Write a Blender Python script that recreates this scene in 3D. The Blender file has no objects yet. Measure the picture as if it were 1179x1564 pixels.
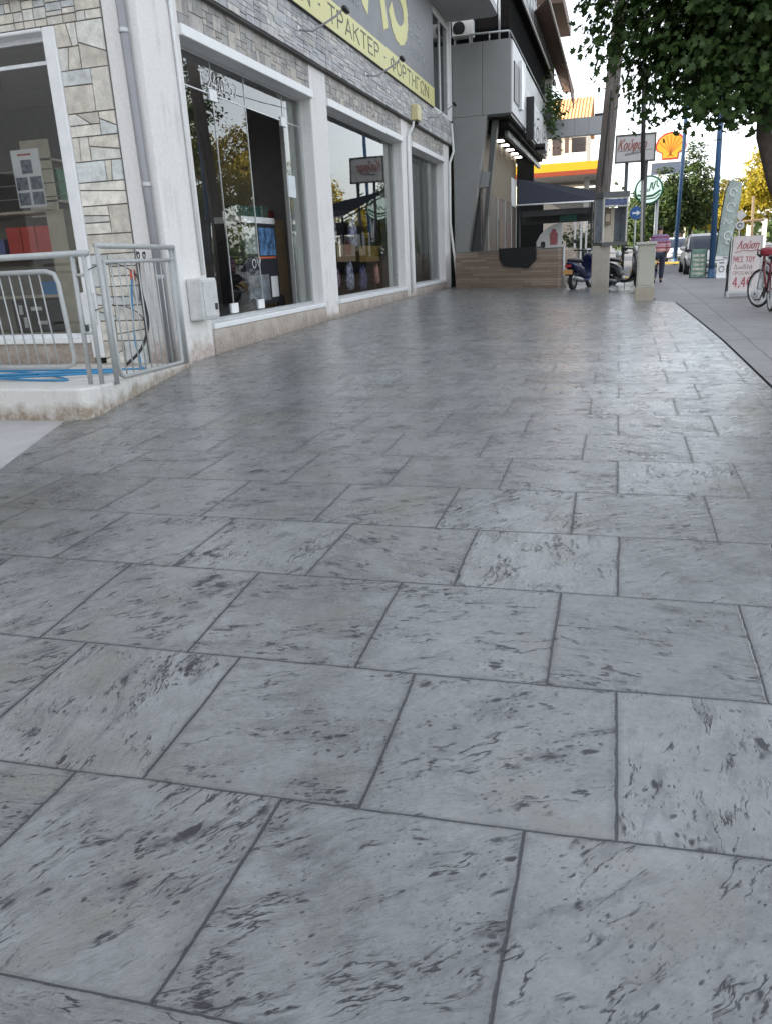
import bpy, bmesh, math, random
import numpy as np
from mathutils import Matrix, Vector
R_ = math.radians
rnd = random.Random(7)
sc = bpy.context.scene
COL = sc.collection

# ------------------------------------------------------------------ helpers
WL = {}                                   # world location of every object (none is rotated)
def wl(o): return WL.get(o.name, Vector((0, 0, 0)))
def tag(o, label=None, cat=None, group=None, kind=None):
    if label: o['label'] = label
    if cat: o['category'] = cat
    if group: o['group'] = group
    if kind: o['kind'] = kind
    return o
def empty(name, loc, label, cat, group=None):
    o = bpy.data.objects.new(name, None); COL.objects.link(o)
    o.location = loc; o.empty_display_size = .2
    WL[o.name] = Vector(loc)
    return tag(o, label, cat, group)
def frame(o, x, y):
    x = Vector(x).normalized(); y = Vector(y).normalized(); z = x.cross(y)
    m = Matrix((( x.x, y.x, z.x, o[0]), (x.y, y.y, z.y, o[1]), (x.z, y.z, z.z, o[2]), (0, 0, 0, 1)))
    return m
def face_cam(x, y, z, ang=0):             # a board facing the camera side (-Y)
    a = R_(ang); return frame((x, y, z), (math.cos(a), math.sin(a), 0), (0, 0, 1))
def face_street(x, y, z):                 # a board on the facade facing the street (+X)
    return frame((x, y, z), (0, 1, 0), (0, 0, 1))

class MB:
    def __init__(s, M=None): s.v = []; s.f = []; s.c = []; s.M = M
    def pt(s, p):
        p = Vector(p)
        if s.M: p = s.M @ p
        s.v.append(p[:]); return len(s.v) - 1
    def face(s, idx, col=None): s.f.append(idx); s.c.append(col)
    def poly(s, pts, col=None): s.face([s.pt(p) for p in pts], col); return s
    def box(s, x0, x1, y0, y1, z0, z1, col=None):
        n = len(s.v)
        for z in (z0, z1):
            for x, y in ((x0, y0), (x1, y0), (x1, y1), (x0, y1)): s.pt((x, y, z))
        for q in ((0, 3, 2, 1), (4, 5, 6, 7), (0, 1, 5, 4), (1, 2, 6, 5), (2, 3, 7, 6), (3, 0, 4, 7)):
            s.face([n + k for k in q], col)
        return s
    def hexa(s, a, b, col=None):          # two matching rings of points joined
        n = len(s.v); k = len(a)
        for p in list(a) + list(b): s.pt(p)
        s.face([n + i for i in range(k)][::-1], col); s.face([n + k + i for i in range(k)], col)
        for i in range(k):
            j = (i + 1) % k; s.face([n + i, n + j, n + k + j, n + k + i], col)
        return s
    def prism(s, pts, d, col=None):       # local xy polygon, extruded along local z from 0 to d
        return s.hexa([(p[0], p[1], 0) for p in pts], [(p[0], p[1], d) for p in pts], col)
    def rings(s, rr, cap=True, closed=False, col=None):
        n = len(s.v); k = len(rr[0])
        for r in rr:
            for p in r: s.pt(p)
        m = len(rr)
        for i in range(m if closed else m - 1):
            a = n + i * k; b = n + ((i + 1) % m) * k
            for j in range(k):
                q = (j + 1) % k; s.face([a + j, a + q, b + q, b + j], col)
        if cap and not closed:
            s.face([n + j for j in range(k)][::-1], col); s.face([n + (m - 1) * k + j for j in range(k)], col)
        return s
    def tube(s, pts, r, n=8, closed=False, cap=True, col=None):
        pts = [Vector(p) for p in pts]; m = len(pts)
        if not hasattr(r, '__len__'): r = [r] * m
        rr = []; up = None
        for i, p in enumerate(pts):
            if closed: t = (pts[(i + 1) % m] - pts[i - 1])
            else: t = (pts[min(i + 1, m - 1)] - pts[max(i - 1, 0)])
            t.normalize()
            if up is None:
                up = Vector((0, 0, 1)) if abs(t.z) < .9 else Vector((1, 0, 0))
            a = t.cross(up)
            if a.length < 1e-4: a = t.cross(Vector((0, 1, 0)))
            a.normalize(); b = a.cross(t); up = b
            rr.append([p + (a * math.cos(2 * math.pi * k / n) + b * math.sin(2 * math.pi * k / n)) * r[i] for k in range(n)])
        return s.rings(rr, cap, closed, col)
    def lathe(s, prof, c=(0, 0, 0), ax='z', n=20):   # prof: (radius, height)
        rr = []
        for r, h in prof:
            ring = []
            for k in range(n):
                a = 2 * math.pi * k / n; x, y = r * math.cos(a), r * math.sin(a)
                q = {'z': (x, y, h), 'x': (h, x, y), 'y': (y, h, x)}[ax]
                ring.append((c[0] + q[0], c[1] + q[1], c[2] + q[2]))
            rr.append(ring)
        return s.rings(rr, True)
    def build(s, name, mat, parent=None, smooth=False, bevel=0, sub=0):
        me = bpy.data.meshes.new(name); me.from_pydata(s.v, [], s.f)
        bm = bmesh.new(); bm.from_mesh(me); bmesh.ops.recalc_face_normals(bm, faces=bm.faces[:]); bm.to_mesh(me); bm.free()
        if any(c is not None for c in s.c):
            at = me.color_attributes.new('Col', 'FLOAT_COLOR', 'CORNER'); vals = []
            for i, f in enumerate(s.f):
                c = s.c[i] or (1, 1, 1)
                vals += [c[0], c[1], c[2], 1] * len(f)
            at.data.foreach_set('color', vals)
        return link(name, me, mat, parent, smooth, bevel, sub)
def link(name, me, mat, parent=None, smooth=False, bevel=0, sub=0):
    o = bpy.data.objects.new(name, me); COL.objects.link(o)
    me.materials.append(mat)
    if parent is None:                     # origin at the middle of its base
        n = len(me.vertices); co = np.empty(n * 3); me.vertices.foreach_get('co', co); co = co.reshape(-1, 3)
        c = Vector(((co[:, 0].min() + co[:, 0].max()) / 2, (co[:, 1].min() + co[:, 1].max()) / 2, co[:, 2].min()))
        me.transform(Matrix.Translation(-c)); o.location = c; WL[o.name] = c
    else:
        o.parent = parent; o.location = -wl(parent); WL[o.name] = Vector((0, 0, 0))
    if smooth: me.polygons.foreach_set('use_smooth', [True] * len(me.polygons))
    if bevel:
        b = o.modifiers.new('bevel', 'BEVEL'); b.width = bevel; b.segments = 2; b.limit_method = 'ANGLE'; b.angle_limit = R_(40)
    if sub:
        q = o.modifiers.new('sub', 'SUBSURF'); q.levels = q.render_levels = sub
    return o
def evaluated(o):
    bpy.context.view_layer.update()
    dg = bpy.context.evaluated_depsgraph_get()
    me = bpy.data.meshes.new_from_object(o.evaluated_get(dg)); return me
def arc_(cx, cy, rx, ry, a0, a1, n=10): return [(cx + rx * math.cos(R_(a0 + (a1 - a0) * k / n)), cy + ry * math.sin(R_(a0 + (a1 - a0) * k / n))) for k in range(n + 1)]
O_ = arc_(.3, .5, .3, .5, 90, 450, 18)
FONT = {                                   # strokes of every character on a 0..1 high cell: (width, polylines)
 'Ε': (.5, [[(.5, 1), (0, 1), (0, 0), (.5, 0)], [(0, .52), (.42, .52)]]), 'Ζ': (.55, [[(0, 1), (.55, 1), (0, 0), (.55, 0)]]),
 'Ν': (.58, [[(0, 0), (0, 1), (.58, 0), (.58, 1)]]), 'Τ': (.56, [[(0, 1), (.56, 1)], [(.28, 1), (.28, 0)]]),
 'Ρ': (.5, [[(0, 0), (0, 1), (.28, 1)] + arc_(.26, .74, .24, .26, 80, -80, 8) + [(0, .48)]]), 'Α': (.6, [[(0, 0), (.3, 1), (.6, 0)], [(.1, .32), (.5, .32)]]),
 'Λ': (.6, [[(0, 0), (.3, 1), (.6, 0)]]), 'Δ': (.6, [[(0, 0), (.3, 1), (.6, 0), (0, 0)]]), 'Κ': (.55, [[(0, 0), (0, 1)], [(.52, 1), (0, .45)], [(.17, .6), (.55, 0)]]),
 'Φ': (.66, [[(.33, 0), (.33, 1)], arc_(.33, .52, .33, .30, 0, 360, 16)]), 'Ο': (.6, [O_]), 'Η': (.55, [[(0, 0), (0, 1)], [(.55, 0), (.55, 1)], [(0, .5), (.55, .5)]]),
 'Γ': (.45, [[(0, 0), (0, 1), (.45, 1)]]), 'Ω': (.66, [[(0, 0), (.2, 0)] + arc_(.33, .58, .33, .42, 238, -58, 14) + [(.46, 0), (.66, 0)]]),
 'S': (.55, [arc_(.28, .75, .26, .25, 20, 270, 10) + arc_(.27, .25, .28, .25, 90, -160, 10)]), 'Σ': (.55, [[(.55, 1), (0, 1), (.35, .5), (0, 0), (.55, 0)]]),
 'Ι': (.06, [[(.03, 0), (.03, 1)]]), 'Π': (.56, [[(0, 0), (0, 1), (.56, 1), (.56, 0)]]), 'Υ': (.56, [[(0, 1), (.28, .5), (.56, 1)], [(.28, .5), (.28, 0)]]),
 'Ψ': (.62, [[(.31, 0), (.31, 1)], [(0, 1)] + arc_(.31, .68, .31, .3, 180, 360, 10) + [(.62, 1)]]), 'O': (.6, [O_]), 'V': (.6, [[(0, 1), (.3, 0), (.6, 1)]]),
 '·': (.12, [[(.0, .5), (.12, .5)]]), '.': (.12, [[(.0, .03), (.12, .03)]]), ',': (.12, [[(.1, .1), (.02, -.12)]]), ' ': (.25, []),
 '0': (.5, [arc_(.25, .5, .25, .5, 90, 450, 16)]), '1': (.25, [[(0, .8), (.2, 1), (.2, 0)]]), '2': (.5, [arc_(.25, .72, .25, .28, 160, -40, 9) + [(0, 0), (.5, 0)]]),
 '4': (.55, [[(.4, 0), (.4, 1), (0, .3), (.55, .3)]]), '5': (.5, [[(.46, 1), (.06, 1), (.02, .56)] + arc_(.22, .32, .28, .32, 110, -150, 10)]), '7': (.5, [[(0, 1), (.5, 1), (.18, 0)]]),
 '€': (.55, [arc_(.33, .5, .27, .5, 50, 310, 12), [(0, .6), (.42, .6)], [(0, .42), (.4, .42)]]),
 'κ': (.42, [[(0, 0), (0, .62)], [(.4, .62), (.02, .28)], [(.14, .38), (.42, 0)]]), 'ο': (.44, [arc_(.22, .31, .22, .31, 90, 450, 14)]),
 'υ': (.44, [[(0, .62), (0, .25)] + arc_(.22, .24, .22, .24, 180, 360, 8) + [(.44, .62)]]), 'ύ': (.44, [[(0, .62), (0, .25)] + arc_(.22, .24, .22, .24, 180, 360, 8) + [(.44, .62)], [(.2, .74), (.3, .98)]]),
 'ς': (.4, [arc_(.24, .32, .24, .3, 40, 270, 10) + arc_(.24, -.1, .14, .12, 90, -60, 6)]), 'φ': (.56, [[(.1, .58)] + arc_(.28, .3, .28, .3, 150, 390, 14) + arc_(.4, .45, .13, .17, 20, 180, 6) + [(.28, -.3)]]),
 'α': (.48, [[(.46, .62), (.38, .1), (.48, 0)], arc_(.2, .31, .2, .31, 20, 340, 14)]), 'ρ': (.44, [[(0, -.3), (0, .3)] + arc_(.22, .31, .22, .31, 180, -170, 14)]),
 'σ': (.52, [arc_(.22, .3, .22, .3, 90, 450, 14) + [(.52, .6)]]), 'η': (.42, [[(0, .62), (0, 0)], [(0, .42)] + arc_(.21, .42, .21, .2, 170, 0, 8) + [(.42, -.28)]]),
 'ω': (.62, [[(.1, .62)] + arc_(.16, .24, .16, .24, 140, 360, 8) + [(.32, .4)] + arc_(.47, .24, .15, .24, 180, 400, 8) + [(.54, .62)]]),
 'δ': (.44, [arc_(.22, .28, .22, .28, 90, 450, 14), [(.3, .54), (.05, .82), (.2, .98), (.4, .9)]]), 'ί': (.16, [[(.04, .62), (.04, .08), (.16, 0)], [(.06, .76), (.16, .98)]]),
}
def text(name, body, M, w, h, mat, parent, depth=.004, shear=0, th=.12):
    total = sum(FONT[c][0] + .22 for c in body) - .22; k = w / total; t = th * h * .5; x = 0; z = 0
    s = MB(M)
    for c in body:
        cw, lines = FONT[c]
        for ln in lines:
            P = [Vector(((x + px) * k + shear * py * h, py * h, 0)) for px, py in ln]
            for p, q in zip(P, P[1:]):
                d = q - p
                if d.length < 1e-6: continue
                d.normalize(); n = Vector((-d.y, d.x, 0)) * t; e = d * t * .7
                z = (z + 1) % 9; dz = depth + z * depth * .12
                A = [p - e - n, q + e - n, q + e + n, p - e + n]
                s.hexa([(v.x, v.y, 0) for v in A], [(v.x, v.y, dz) for v in A])
        x += cw + .22
    return s.build(name, mat, parent)
def skin(name, nodes, edges, mat, parent, sub=2, M=None):
    me = bpy.data.meshes.new(name)
    vs = [(M @ Vector(p[:3]))[:] if M else p[:3] for p in nodes]
    me.from_pydata(vs, edges, [])
    o = bpy.data.objects.new(name, me); COL.objects.link(o)
    o.modifiers.new('skin', 'SKIN'); q = o.modifiers.new('sub', 'SUBSURF'); q.levels = q.render_levels = sub
    for i, p in enumerate(nodes):
        r = p[3]; me.skin_vertices[0].data[i].radius = (r, p[4] if len(p) > 4 else r)
        me.skin_vertices[0].data[i].use_root = (i == 0)
    m2 = evaluated(o); bpy.data.objects.remove(o); bpy.data.meshes.remove(me)
    m2.materials.clear(); m2.name = name
    return link(name, m2, mat, parent, smooth=True)

# ------------------------------------------------------------------ materials
class NT:
    def __init__(s, name):
        s.m = bpy.data.materials.new(name); s.m.use_nodes = True; s.t = s.m.node_tree
        s.t.nodes.clear(); s.out = s.n('ShaderNodeOutputMaterial')
    def n(s, ty, **k):
        x = s.t.nodes.new(ty)
        for a, b in k.items(): setattr(x, a, b)
        return x
    def put(s, sock, v):
        if isinstance(v, bpy.types.NodeSocket): s.t.links.new(v, sock)
        elif v is not None:
            if sock.type == 'RGBA' and not hasattr(v, '__len__'): v = (v, v, v)
            if sock.type == 'RGBA' and len(v) == 3: v = (*v, 1)
            sock.default_value = v
    def math(s, op, a, b=None, c=None, clamp=False):
        x = s.n('ShaderNodeMath', operation=op, use_clamp=clamp)
        for i, v in enumerate((a, b, c)):
            if v is not None: s.put(x.inputs[i], v)
        return x.outputs[0]
    def vmath(s, op, a, b=None):
        x = s.n('ShaderNodeVectorMath', operation=op); s.put(x.inputs[0], a)
        if b is not None: s.put(x.inputs['Scale'] if op == 'SCALE' else x.inputs[1], b)
        return x.outputs['Value'] if op in ('LENGTH', 'DOT_PRODUCT') else x.outputs[0]
    def noise(s, vec, scale, detail=3, rough=.55, dist=0, dim='3D', w=None):
        x = s.n('ShaderNodeTexNoise', noise_dimensions=dim)
        if vec is not None: s.put(x.inputs['Vector'], vec)
        if w is not None: s.put(x.inputs['W'], w)
        s.put(x.inputs['Scale'], scale); s.put(x.inputs['Detail'], detail); s.put(x.inputs['Roughness'], rough); s.put(x.inputs['Distortion'], dist)
        return x.outputs[0]
    def ramp(s, v, lo, hi, a=0., b=1.):   # clamped linear remap
        x = s.n('ShaderNodeMapRange', clamp=True)
        for k, q in zip(('Value', 'From Min', 'From Max', 'To Min', 'To Max'), (v, lo, hi, a, b)): s.put(x.inputs[k], q)
        return x.outputs[0]
    def mix(s, f, a, b, op='MIX'):
        x = s.n('ShaderNodeMix', data_type='RGBA', blend_type=op)
        s.put(x.inputs[0], f); s.put(x.inputs[6], a); s.put(x.inputs[7], b); return x.outputs[2]
    def pos(s): return s.n('ShaderNodeNewGeometry').outputs['Position']
    def comb(s, x, y, z=0.):
        q = s.n('ShaderNodeCombineXYZ')
        for i, v in enumerate((x, y, z)): s.put(q.inputs[i], v)
        return q.outputs[0]
    def sep(s, v):
        q = s.n('ShaderNodeSeparateXYZ'); s.put(q.inputs[0], v); return q.outputs
    def bump(s, h, strength=.3, dist=.01):
        b = s.n('ShaderNodeBump'); s.put(b.inputs['Strength'], strength); s.put(b.inputs['Distance'], dist); s.put(b.inputs['Height'], h); return b.outputs[0]
    def bsdf(s, col, rough=.6, metal=0., normal=None, spec=None, emit=None, es=0, trans=None):
        b = s.n('ShaderNodeBsdfPrincipled')
        s.put(b.inputs['Base Color'], col); s.put(b.inputs['Roughness'], rough); s.put(b.inputs['Metallic'], metal)
        if normal is not None: s.put(b.inputs['Normal'], normal)
        if spec is not None: s.put(b.inputs['Specular IOR Level'], spec)
        if emit is not None: s.put(b.inputs['Emission Color'], emit); s.put(b.inputs['Emission Strength'], es)
        s.t.links.new(b.outputs[0], s.out.inputs[0]); return b
    def done(s): return s.m
MATS = {}
def mat(name, col, rough=.6, metal=0., var=.12, scale=6., bump=0., bscale=60., spec=None):
    if name in MATS: return MATS[name]
    t = NT(name); p = t.pos()
    a = t.noise(p, scale, 4); b = t.noise(p, scale * 7, 3)
    k = t.math('ADD', t.ramp(a, .3, .7, 1 - var, 1 + var * .6), t.ramp(b, .3, .7, -var * .4, var * .4))
    c = t.mix(1., col, t.comb(k, k, k), 'MULTIPLY')
    nr = t.bump(t.noise(p, bscale, 4), bump, .01) if bump else None
    r = t.ramp(a, .3, .7, max(rough - .08, .02), min(rough + .08, 1))
    t.bsdf(c, r, metal, nr, spec); MATS[name] = t.done(); return t.m
def mat_glow(name, col, s):
    t = NT(name); t.bsdf(col, .5, emit=col, es=s); return t.done()
def mat_attr(name, rough=.75, var=.18, bump=.25, bscale=35, spec=.3):   # colour of each stone comes with its mesh
    t = NT(name); p = t.pos(); a = t.n('ShaderNodeAttribute', attribute_name='Col').outputs['Color']
    k = t.math('ADD', t.ramp(t.noise(p, 9, 5), .3, .7, 1 - var, 1 + var), t.ramp(t.noise(p, 70, 3), .3, .7, -.1, .1))
    t.bsdf(t.mix(1., a, t.comb(k, k, k), 'MULTIPLY'), rough, normal=t.bump(t.noise(p, bscale, 6, .65), bump, .02), spec=spec); return t.done()
def mat_plaster(name, col, dirt=(.36, .27, .22), zmax=.55, stain=.5):
    t = NT(name); p = t.pos(); x, y, z = t.sep(p)
    n = t.noise(p, 2.2, 5, .6); drip = t.noise(t.comb(t.math('MULTIPLY', x, 9), t.math('MULTIPLY', y, 9), t.math('MULTIPLY', z, .7)), 1., 4)
    k = t.ramp(t.math('MULTIPLY', drip, t.ramp(n, .3, .7, .6, 1.1)), .46, .72)
    c = t.mix(t.math('MULTIPLY', k, stain), col, (.42, .40, .37))
    base = t.math('SUBTRACT', t.math('MULTIPLY', t.noise(p, 3.5, 5, .65), 1.5), t.ramp(z, -.25, zmax, 0., 1.15))
    c = t.mix(t.math('MULTIPLY', t.ramp(base, .0, .42), t.ramp(t.noise(p, 17, 5, .7), .32, .58, .35, 1.)), c, dirt)
    f = t.ramp(t.noise(p, 40, 3), .3, .7, .93, 1.05)
    t.bsdf(t.mix(1., c, t.comb(f, f, f), 'MULTIPLY'), .8, normal=t.bump(t.noise(p, 45, 5), .18, .01), spec=.25); return t.done()
def mat_glass(name, ior=1.75, tint=(.86, .9, .89)):
    t = NT(name); f = t.n('ShaderNodeFresnel'); f.inputs[0].default_value = ior
    g = t.n('ShaderNodeBsdfGlossy'); g.inputs['Roughness'].default_value = .004; g.inputs['Color'].default_value = (.96, .97, .97, 1)
    p = t.pos(); t.put(g.inputs['Normal'], t.bump(t.noise(p, .9, 1), .02, .05))
    tr = t.n('ShaderNodeBsdfTransparent'); tr.inputs[0].default_value = (*tint, 1)
    m = t.n('ShaderNodeMixShader'); t.put(m.inputs[0], f.outputs[0]); t.put(m.inputs[1], tr.outputs[0]); t.put(m.inputs[2], g.outputs[0])
    t.t.links.new(m.outputs[0], t.out.inputs[0]); return t.done()
def mat_leaf(name, a, b, trans=.3, rough=.55):
    t = NT(name); ri = t.n('ShaderNodeNewGeometry').outputs['Random Per Island']
    n = t.noise(t.pos(), 1.3, 2)
    c = t.mix(t.math('ADD', t.math('MULTIPLY', ri, .6), t.ramp(n, .35, .65, 0., .4)), a, b)
    d = t.n('ShaderNodeBsdfPrincipled'); t.put(d.inputs['Base Color'], c); d.inputs['Roughness'].default_value = rough; d.inputs['Specular IOR Level'].default_value = .3
    tl = t.n('ShaderNodeBsdfTranslucent'); t.put(tl.inputs[0], c)
    m = t.n('ShaderNodeMixShader'); m.inputs[0].default_value = trans
    t.put(m.inputs[1], d.outputs[0]); t.put(m.inputs[2], tl.outputs[0]); t.t.links.new(m.outputs[0], t.out.inputs[0]); return t.done()
def mat_planks(name, cols, axis_len=1.2, row=.07, vert=False):
    t = NT(name); p = t.pos(); x, y, z = t.sep(p)
    along = t.math('ADD', t.math('MULTIPLY', x, .74), t.math('MULTIPLY', y, -.66))
    r = t.math('FLOOR', t.math('DIVIDE', along if vert else z, row))
    w = t.n('ShaderNodeTexWhiteNoise', noise_dimensions='1D'); t.put(w.inputs['W'], r)
    sh = t.math('MULTIPLY', w.outputs[0], 3.7)
    cell = t.math('FLOOR', t.math('DIVIDE', t.math('ADD', z if vert else along, sh), axis_len))
    w2 = t.n('ShaderNodeTexWhiteNoise', noise_dimensions='2D'); t.put(w2.inputs['Vector'], t.comb(r, cell))
    grain = t.noise(t.comb(t.math('MULTIPLY', along, 2.), t.math('ADD', t.math('MULTIPLY', z, 50.), t.math('MULTIPLY', r, 3.1)), 0.), 1.5, 4)
    c = t.mix(w2.outputs[0], cols[0], cols[1]); c = t.mix(t.ramp(grain, .4, .7, 0, .5), c, cols[2])
    fr = t.math('FRACT', t.math('DIVIDE', along if vert else z, row))
    gap = t.math('LESS_THAN', fr, .07)
    c = t.mix(gap, c, tuple(k * .25 for k in cols[2]))
    t.bsdf(c, .6, normal=t.bump(t.math('SUBTRACT', t.math('MULTIPLY', grain, .3), gap), .3, .01)); return t.done()

S_ = .65
U0, V0, DV = -.08390484, -2.45578943, .99821704
def mat_stamped():
    t = NT('stamped_concrete'); p = t.pos(); x, y, z = t.sep(p)
    wob = t.noise(p, 1.6, 2); wob2 = t.noise(t.vmath('ADD', p, (7.3, 2.1, 0)), 1.6, 2)
    fine = t.noise(p, 28, 2)
    jx = t.math('ADD', t.math('MULTIPLY', t.math('SUBTRACT', wob, .5), .035), t.math('MULTIPLY', t.math('SUBTRACT', fine, .5), .008))
    jy = t.math('ADD', t.math('MULTIPLY', t.math('SUBTRACT', wob2, .5), .035), t.math('MULTIPLY', t.math('SUBTRACT', fine, .5), .008))
    u = t.math('ADD', t.math('ADD', t.math('MULTIPLY', x, 1 / S_), U0), jx)
    v = t.math('ADD', t.math('ADD', t.math('MULTIPLY', y, 1 / S_ / DV), V0), jy)
    row = t.math('FLOOR', v); par = t.math('ABSOLUTE', t.math('MODULO', row, 2.))
    uu = t.math('ADD', u, t.math('MULTIPLY', par, 1 / 3)); cell = t.math('FLOOR', uu)
    fu = t.math('SUBTRACT', uu, cell); fv = t.math('SUBTRACT', v, row)
    du = t.math('MINIMUM', fu, t.math('SUBTRACT', 1., fu)); dv = t.math('MINIMUM', fv, t.math('SUBTRACT', 1., fv))
    d = t.math('MINIMUM', t.math('DIVIDE', du, 1.5), dv)
    wn = t.n('ShaderNodeTexWhiteNoise', noise_dimensions='2D'); t.put(wn.inputs['Vector'], t.comb(cell, row))
    r1 = wn.outputs['Value']; rc = t.sep(wn.outputs['Color']) if False else None
    sc_ = t.n('ShaderNodeSeparateColor'); t.put(sc_.inputs[0], wn.outputs['Color']); ra, rb, rg = sc_.outputs
    # the slate skin printed in every stone: its own direction and its own piece of texture
    ang = t.ramp(ra, 0., 1., R_(-28), R_(104))
    cx = t.math('SUBTRACT', fu, .5); cy = t.math('SUBTRACT', fv, .5)
    ca, sa = t.math('COSINE', ang), t.math('SINE', ang)
    lx = t.math('ADD', t.math('MULTIPLY', cx, ca), t.math('MULTIPLY', cy, sa))
    ly = t.math('SUBTRACT', t.math('MULTIPLY', cy, ca), t.math('MULTIPLY', cx, sa))
    ox = t.math('MULTIPLY', rb, 53.); oy = t.math('MULTIPLY', rg, 71.)
    warp = t.noise(t.comb(t.math('ADD', lx, ox), t.math('ADD', ly, oy)), 2.3, 3)
    ly2 = t.math('ADD', ly, t.math('MULTIPLY', t.math('SUBTRACT', warp, .5), .20))
    def aniso(sx, sy, off, detail=4, rough=.6, sc=1.):
        return t.noise(t.comb(t.math('MULTIPLY', t.math('ADD', lx, ox), sx), t.math('MULTIPLY', t.math('ADD', ly2, oy), sy), off), sc, detail, rough)
    clus = t.noise(t.comb(t.math('ADD', lx, ox), t.math('ADD', ly, oy), 3.), 2.6, 3)          # where the pits gather
    pits = aniso(9.5, 27., 0., 5, .62)
    m1 = t.ramp(t.math('ADD', pits, t.ramp(clus, .44, .72, -.17, .055)), .59, .65)
    big = aniso(2.8, 11., 5., 5, .62)
    m2 = t.ramp(t.math('ADD', big, t.ramp(clus, .46, .72, -.15, .055)), .59, .66)
    vein = aniso(1.7, 6.5, 11., 5, .6)
    line = t.ramp(t.math('ABSOLUTE', t.math('SUBTRACT', vein, .52)), .004, .020, 1., 0.)
    m3 = t.math('MULTIPLY', line, t.math('MULTIPLY', t.ramp(aniso(2.6, 3.5, 19., 3), .49, .55), t.ramp(pits, .42, .5)))
    speck = t.ramp(aniso(30., 70., 23., 3, .6), .61, .67, 0., .55)
    speck = t.math('MULTIPLY', speck, t.ramp(clus, .35, .6, .2, 1.))
    def pitset(sx, sy, off, lo, hi, rmax):
        jit = t.noise(t.comb(t.math('ADD', lx, ox), t.math('ADD', ly, oy), off), 9., 2)
        jit2 = t.noise(t.comb(t.math('ADD', lx, ox), t.math('ADD', ly, oy), off + 4.), 9., 2)
        vx = t.math('ADD', t.math('MULTIPLY', t.math('ADD', lx, ox), sx), t.math('MULTIPLY', jit, 1.1)); vy = t.math('ADD', t.math('MULTIPLY', t.math('ADD', ly2, oy), sy), t.math('MULTIPLY', jit2, 1.1))
        vo = t.n('ShaderNodeTexVoronoi', voronoi_dimensions='2D', feature='F1'); t.put(vo.inputs['Vector'], t.comb(vx, vy)); t.put(vo.inputs['Scale'], 1.)
        cr = t.n('ShaderNodeSeparateColor'); t.put(cr.inputs[0], vo.outputs['Color'])
        rad = t.math('MULTIPLY', t.ramp(t.math('ADD', cr.outputs[0], t.ramp(clus, .40, .70, -.52, .20)), lo, hi, 0., rmax), t.ramp(cr.outputs[1], 0., 1., .45, 1.))
        return t.ramp(t.math('SUBTRACT', vo.outputs['Distance'], rad), -.16, .03, 1., 0.)
    v1 = pitset(8., 20., 1., .56, 1.05, .52); v2 = pitset(22., 42., 2., .45, 1.0, .50); v3 = pitset(3.2, 8.5, 3., .66, 1.05, .46)
    marks = t.math('MAXIMUM', t.math('MAXIMUM', t.math('MAXIMUM', m1, m2), t.math('MAXIMUM', m3, speck)), t.math('MAXIMUM', t.math('MAXIMUM', v1, v3), t.math('MULTIPLY', v2, .85)))
    # body colour: cloudy release powder over grey colour hardener
    cl1 = t.noise(p, 1.1, 5, .62); cl2 = t.noise(t.vmath('ADD', p, (31., 4., 0)), 5.5, 5, .65); cl3 = t.noise(p, 34, 4, .65); cl4 = t.noise(p, 130, 2, .6)
    g = t.math('ADD', t.ramp(cl1, .3, .7, .82, 1.16), t.ramp(cl2, .3, .7, -.19, .17))
    g = t.math('ADD', g, t.ramp(cl3, .3, .7, -.13, .10)); g = t.math('ADD', g, t.ramp(cl4, .3, .7, -.06, .06)); g = t.math('ADD', g, t.ramp(r1, 0., 1., -.11, .11))
    c = t.mix(1., (.188, .196, .198), t.comb(g, g, g), 'MULTIPLY')
    olive = t.ramp(t.noise(t.vmath('ADD', p, (3., 17., 0)), 1.7, 5, .6), .53, .68, 0., .75)
    c = t.mix(t.math('MULTIPLY', olive, t.ramp(cl3, .35, .6, .3, 1.)), c, (.135, .128, .092))
    pale = t.ramp(t.noise(t.vmath('ADD', p, (11., 9., 0)), 2.4, 5, .6), .60, .76, 0., .5)
    c = t.mix(pale, c, (.26, .275, .285))
    soft = t.ramp(t.math('ADD', big, t.ramp(clus, .35, .68, -.1, .06)), .50, .63, 0., .50)
    c = t.mix(soft, c, (.075, .078, .086))
    c = t.mix(t.math('MULTIPLY', marks, .96), c, (.012, .012, .016))
    jw = t.ramp(fine, .3, .7, .0016, .0038)
    jn = t.ramp(d, jw, t.math('ADD', jw, .0035), 1., 0.)
    jsoft = t.ramp(d, .005, .024, .30, 0.)
    c = t.mix(jsoft, c, (.055, .057, .062)); c = t.mix(jn, c, (.034, .035, .040))
    h = t.math('SUBTRACT', t.math('MULTIPLY', t.math('ADD', big, t.math('MULTIPLY', pits, .5)), .9), t.math('MULTIPLY', marks, .55))
    h = t.math('ADD', h, t.math('MULTIPLY', cl3, .25)); h = t.math('ADD', h, t.math('MULTIPLY', cl2, .55)); h = t.math('SUBTRACT', h, t.math('MULTIPLY', jn, .9))
    rough = t.math('ADD', t.ramp(cl2, .3, .7, .20, .36), t.math('MULTIPLY', marks, .1))
    pb = t.bsdf(c, rough, normal=t.bump(h, .36, .016), spec=.5)
    t.put(pb.inputs['Coat Weight'], t.math('SUBTRACT', .40, t.math('ADD', t.math('MULTIPLY', jsoft, .9), t.math('MULTIPLY', marks, .15)), None, True)); t.put(pb.inputs['Coat Roughness'], t.ramp(cl2, .3, .7, .12, .25)); t.put(pb.inputs['Coat Normal'], t.bump(h, .16, .016))
    return t.done()
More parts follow.
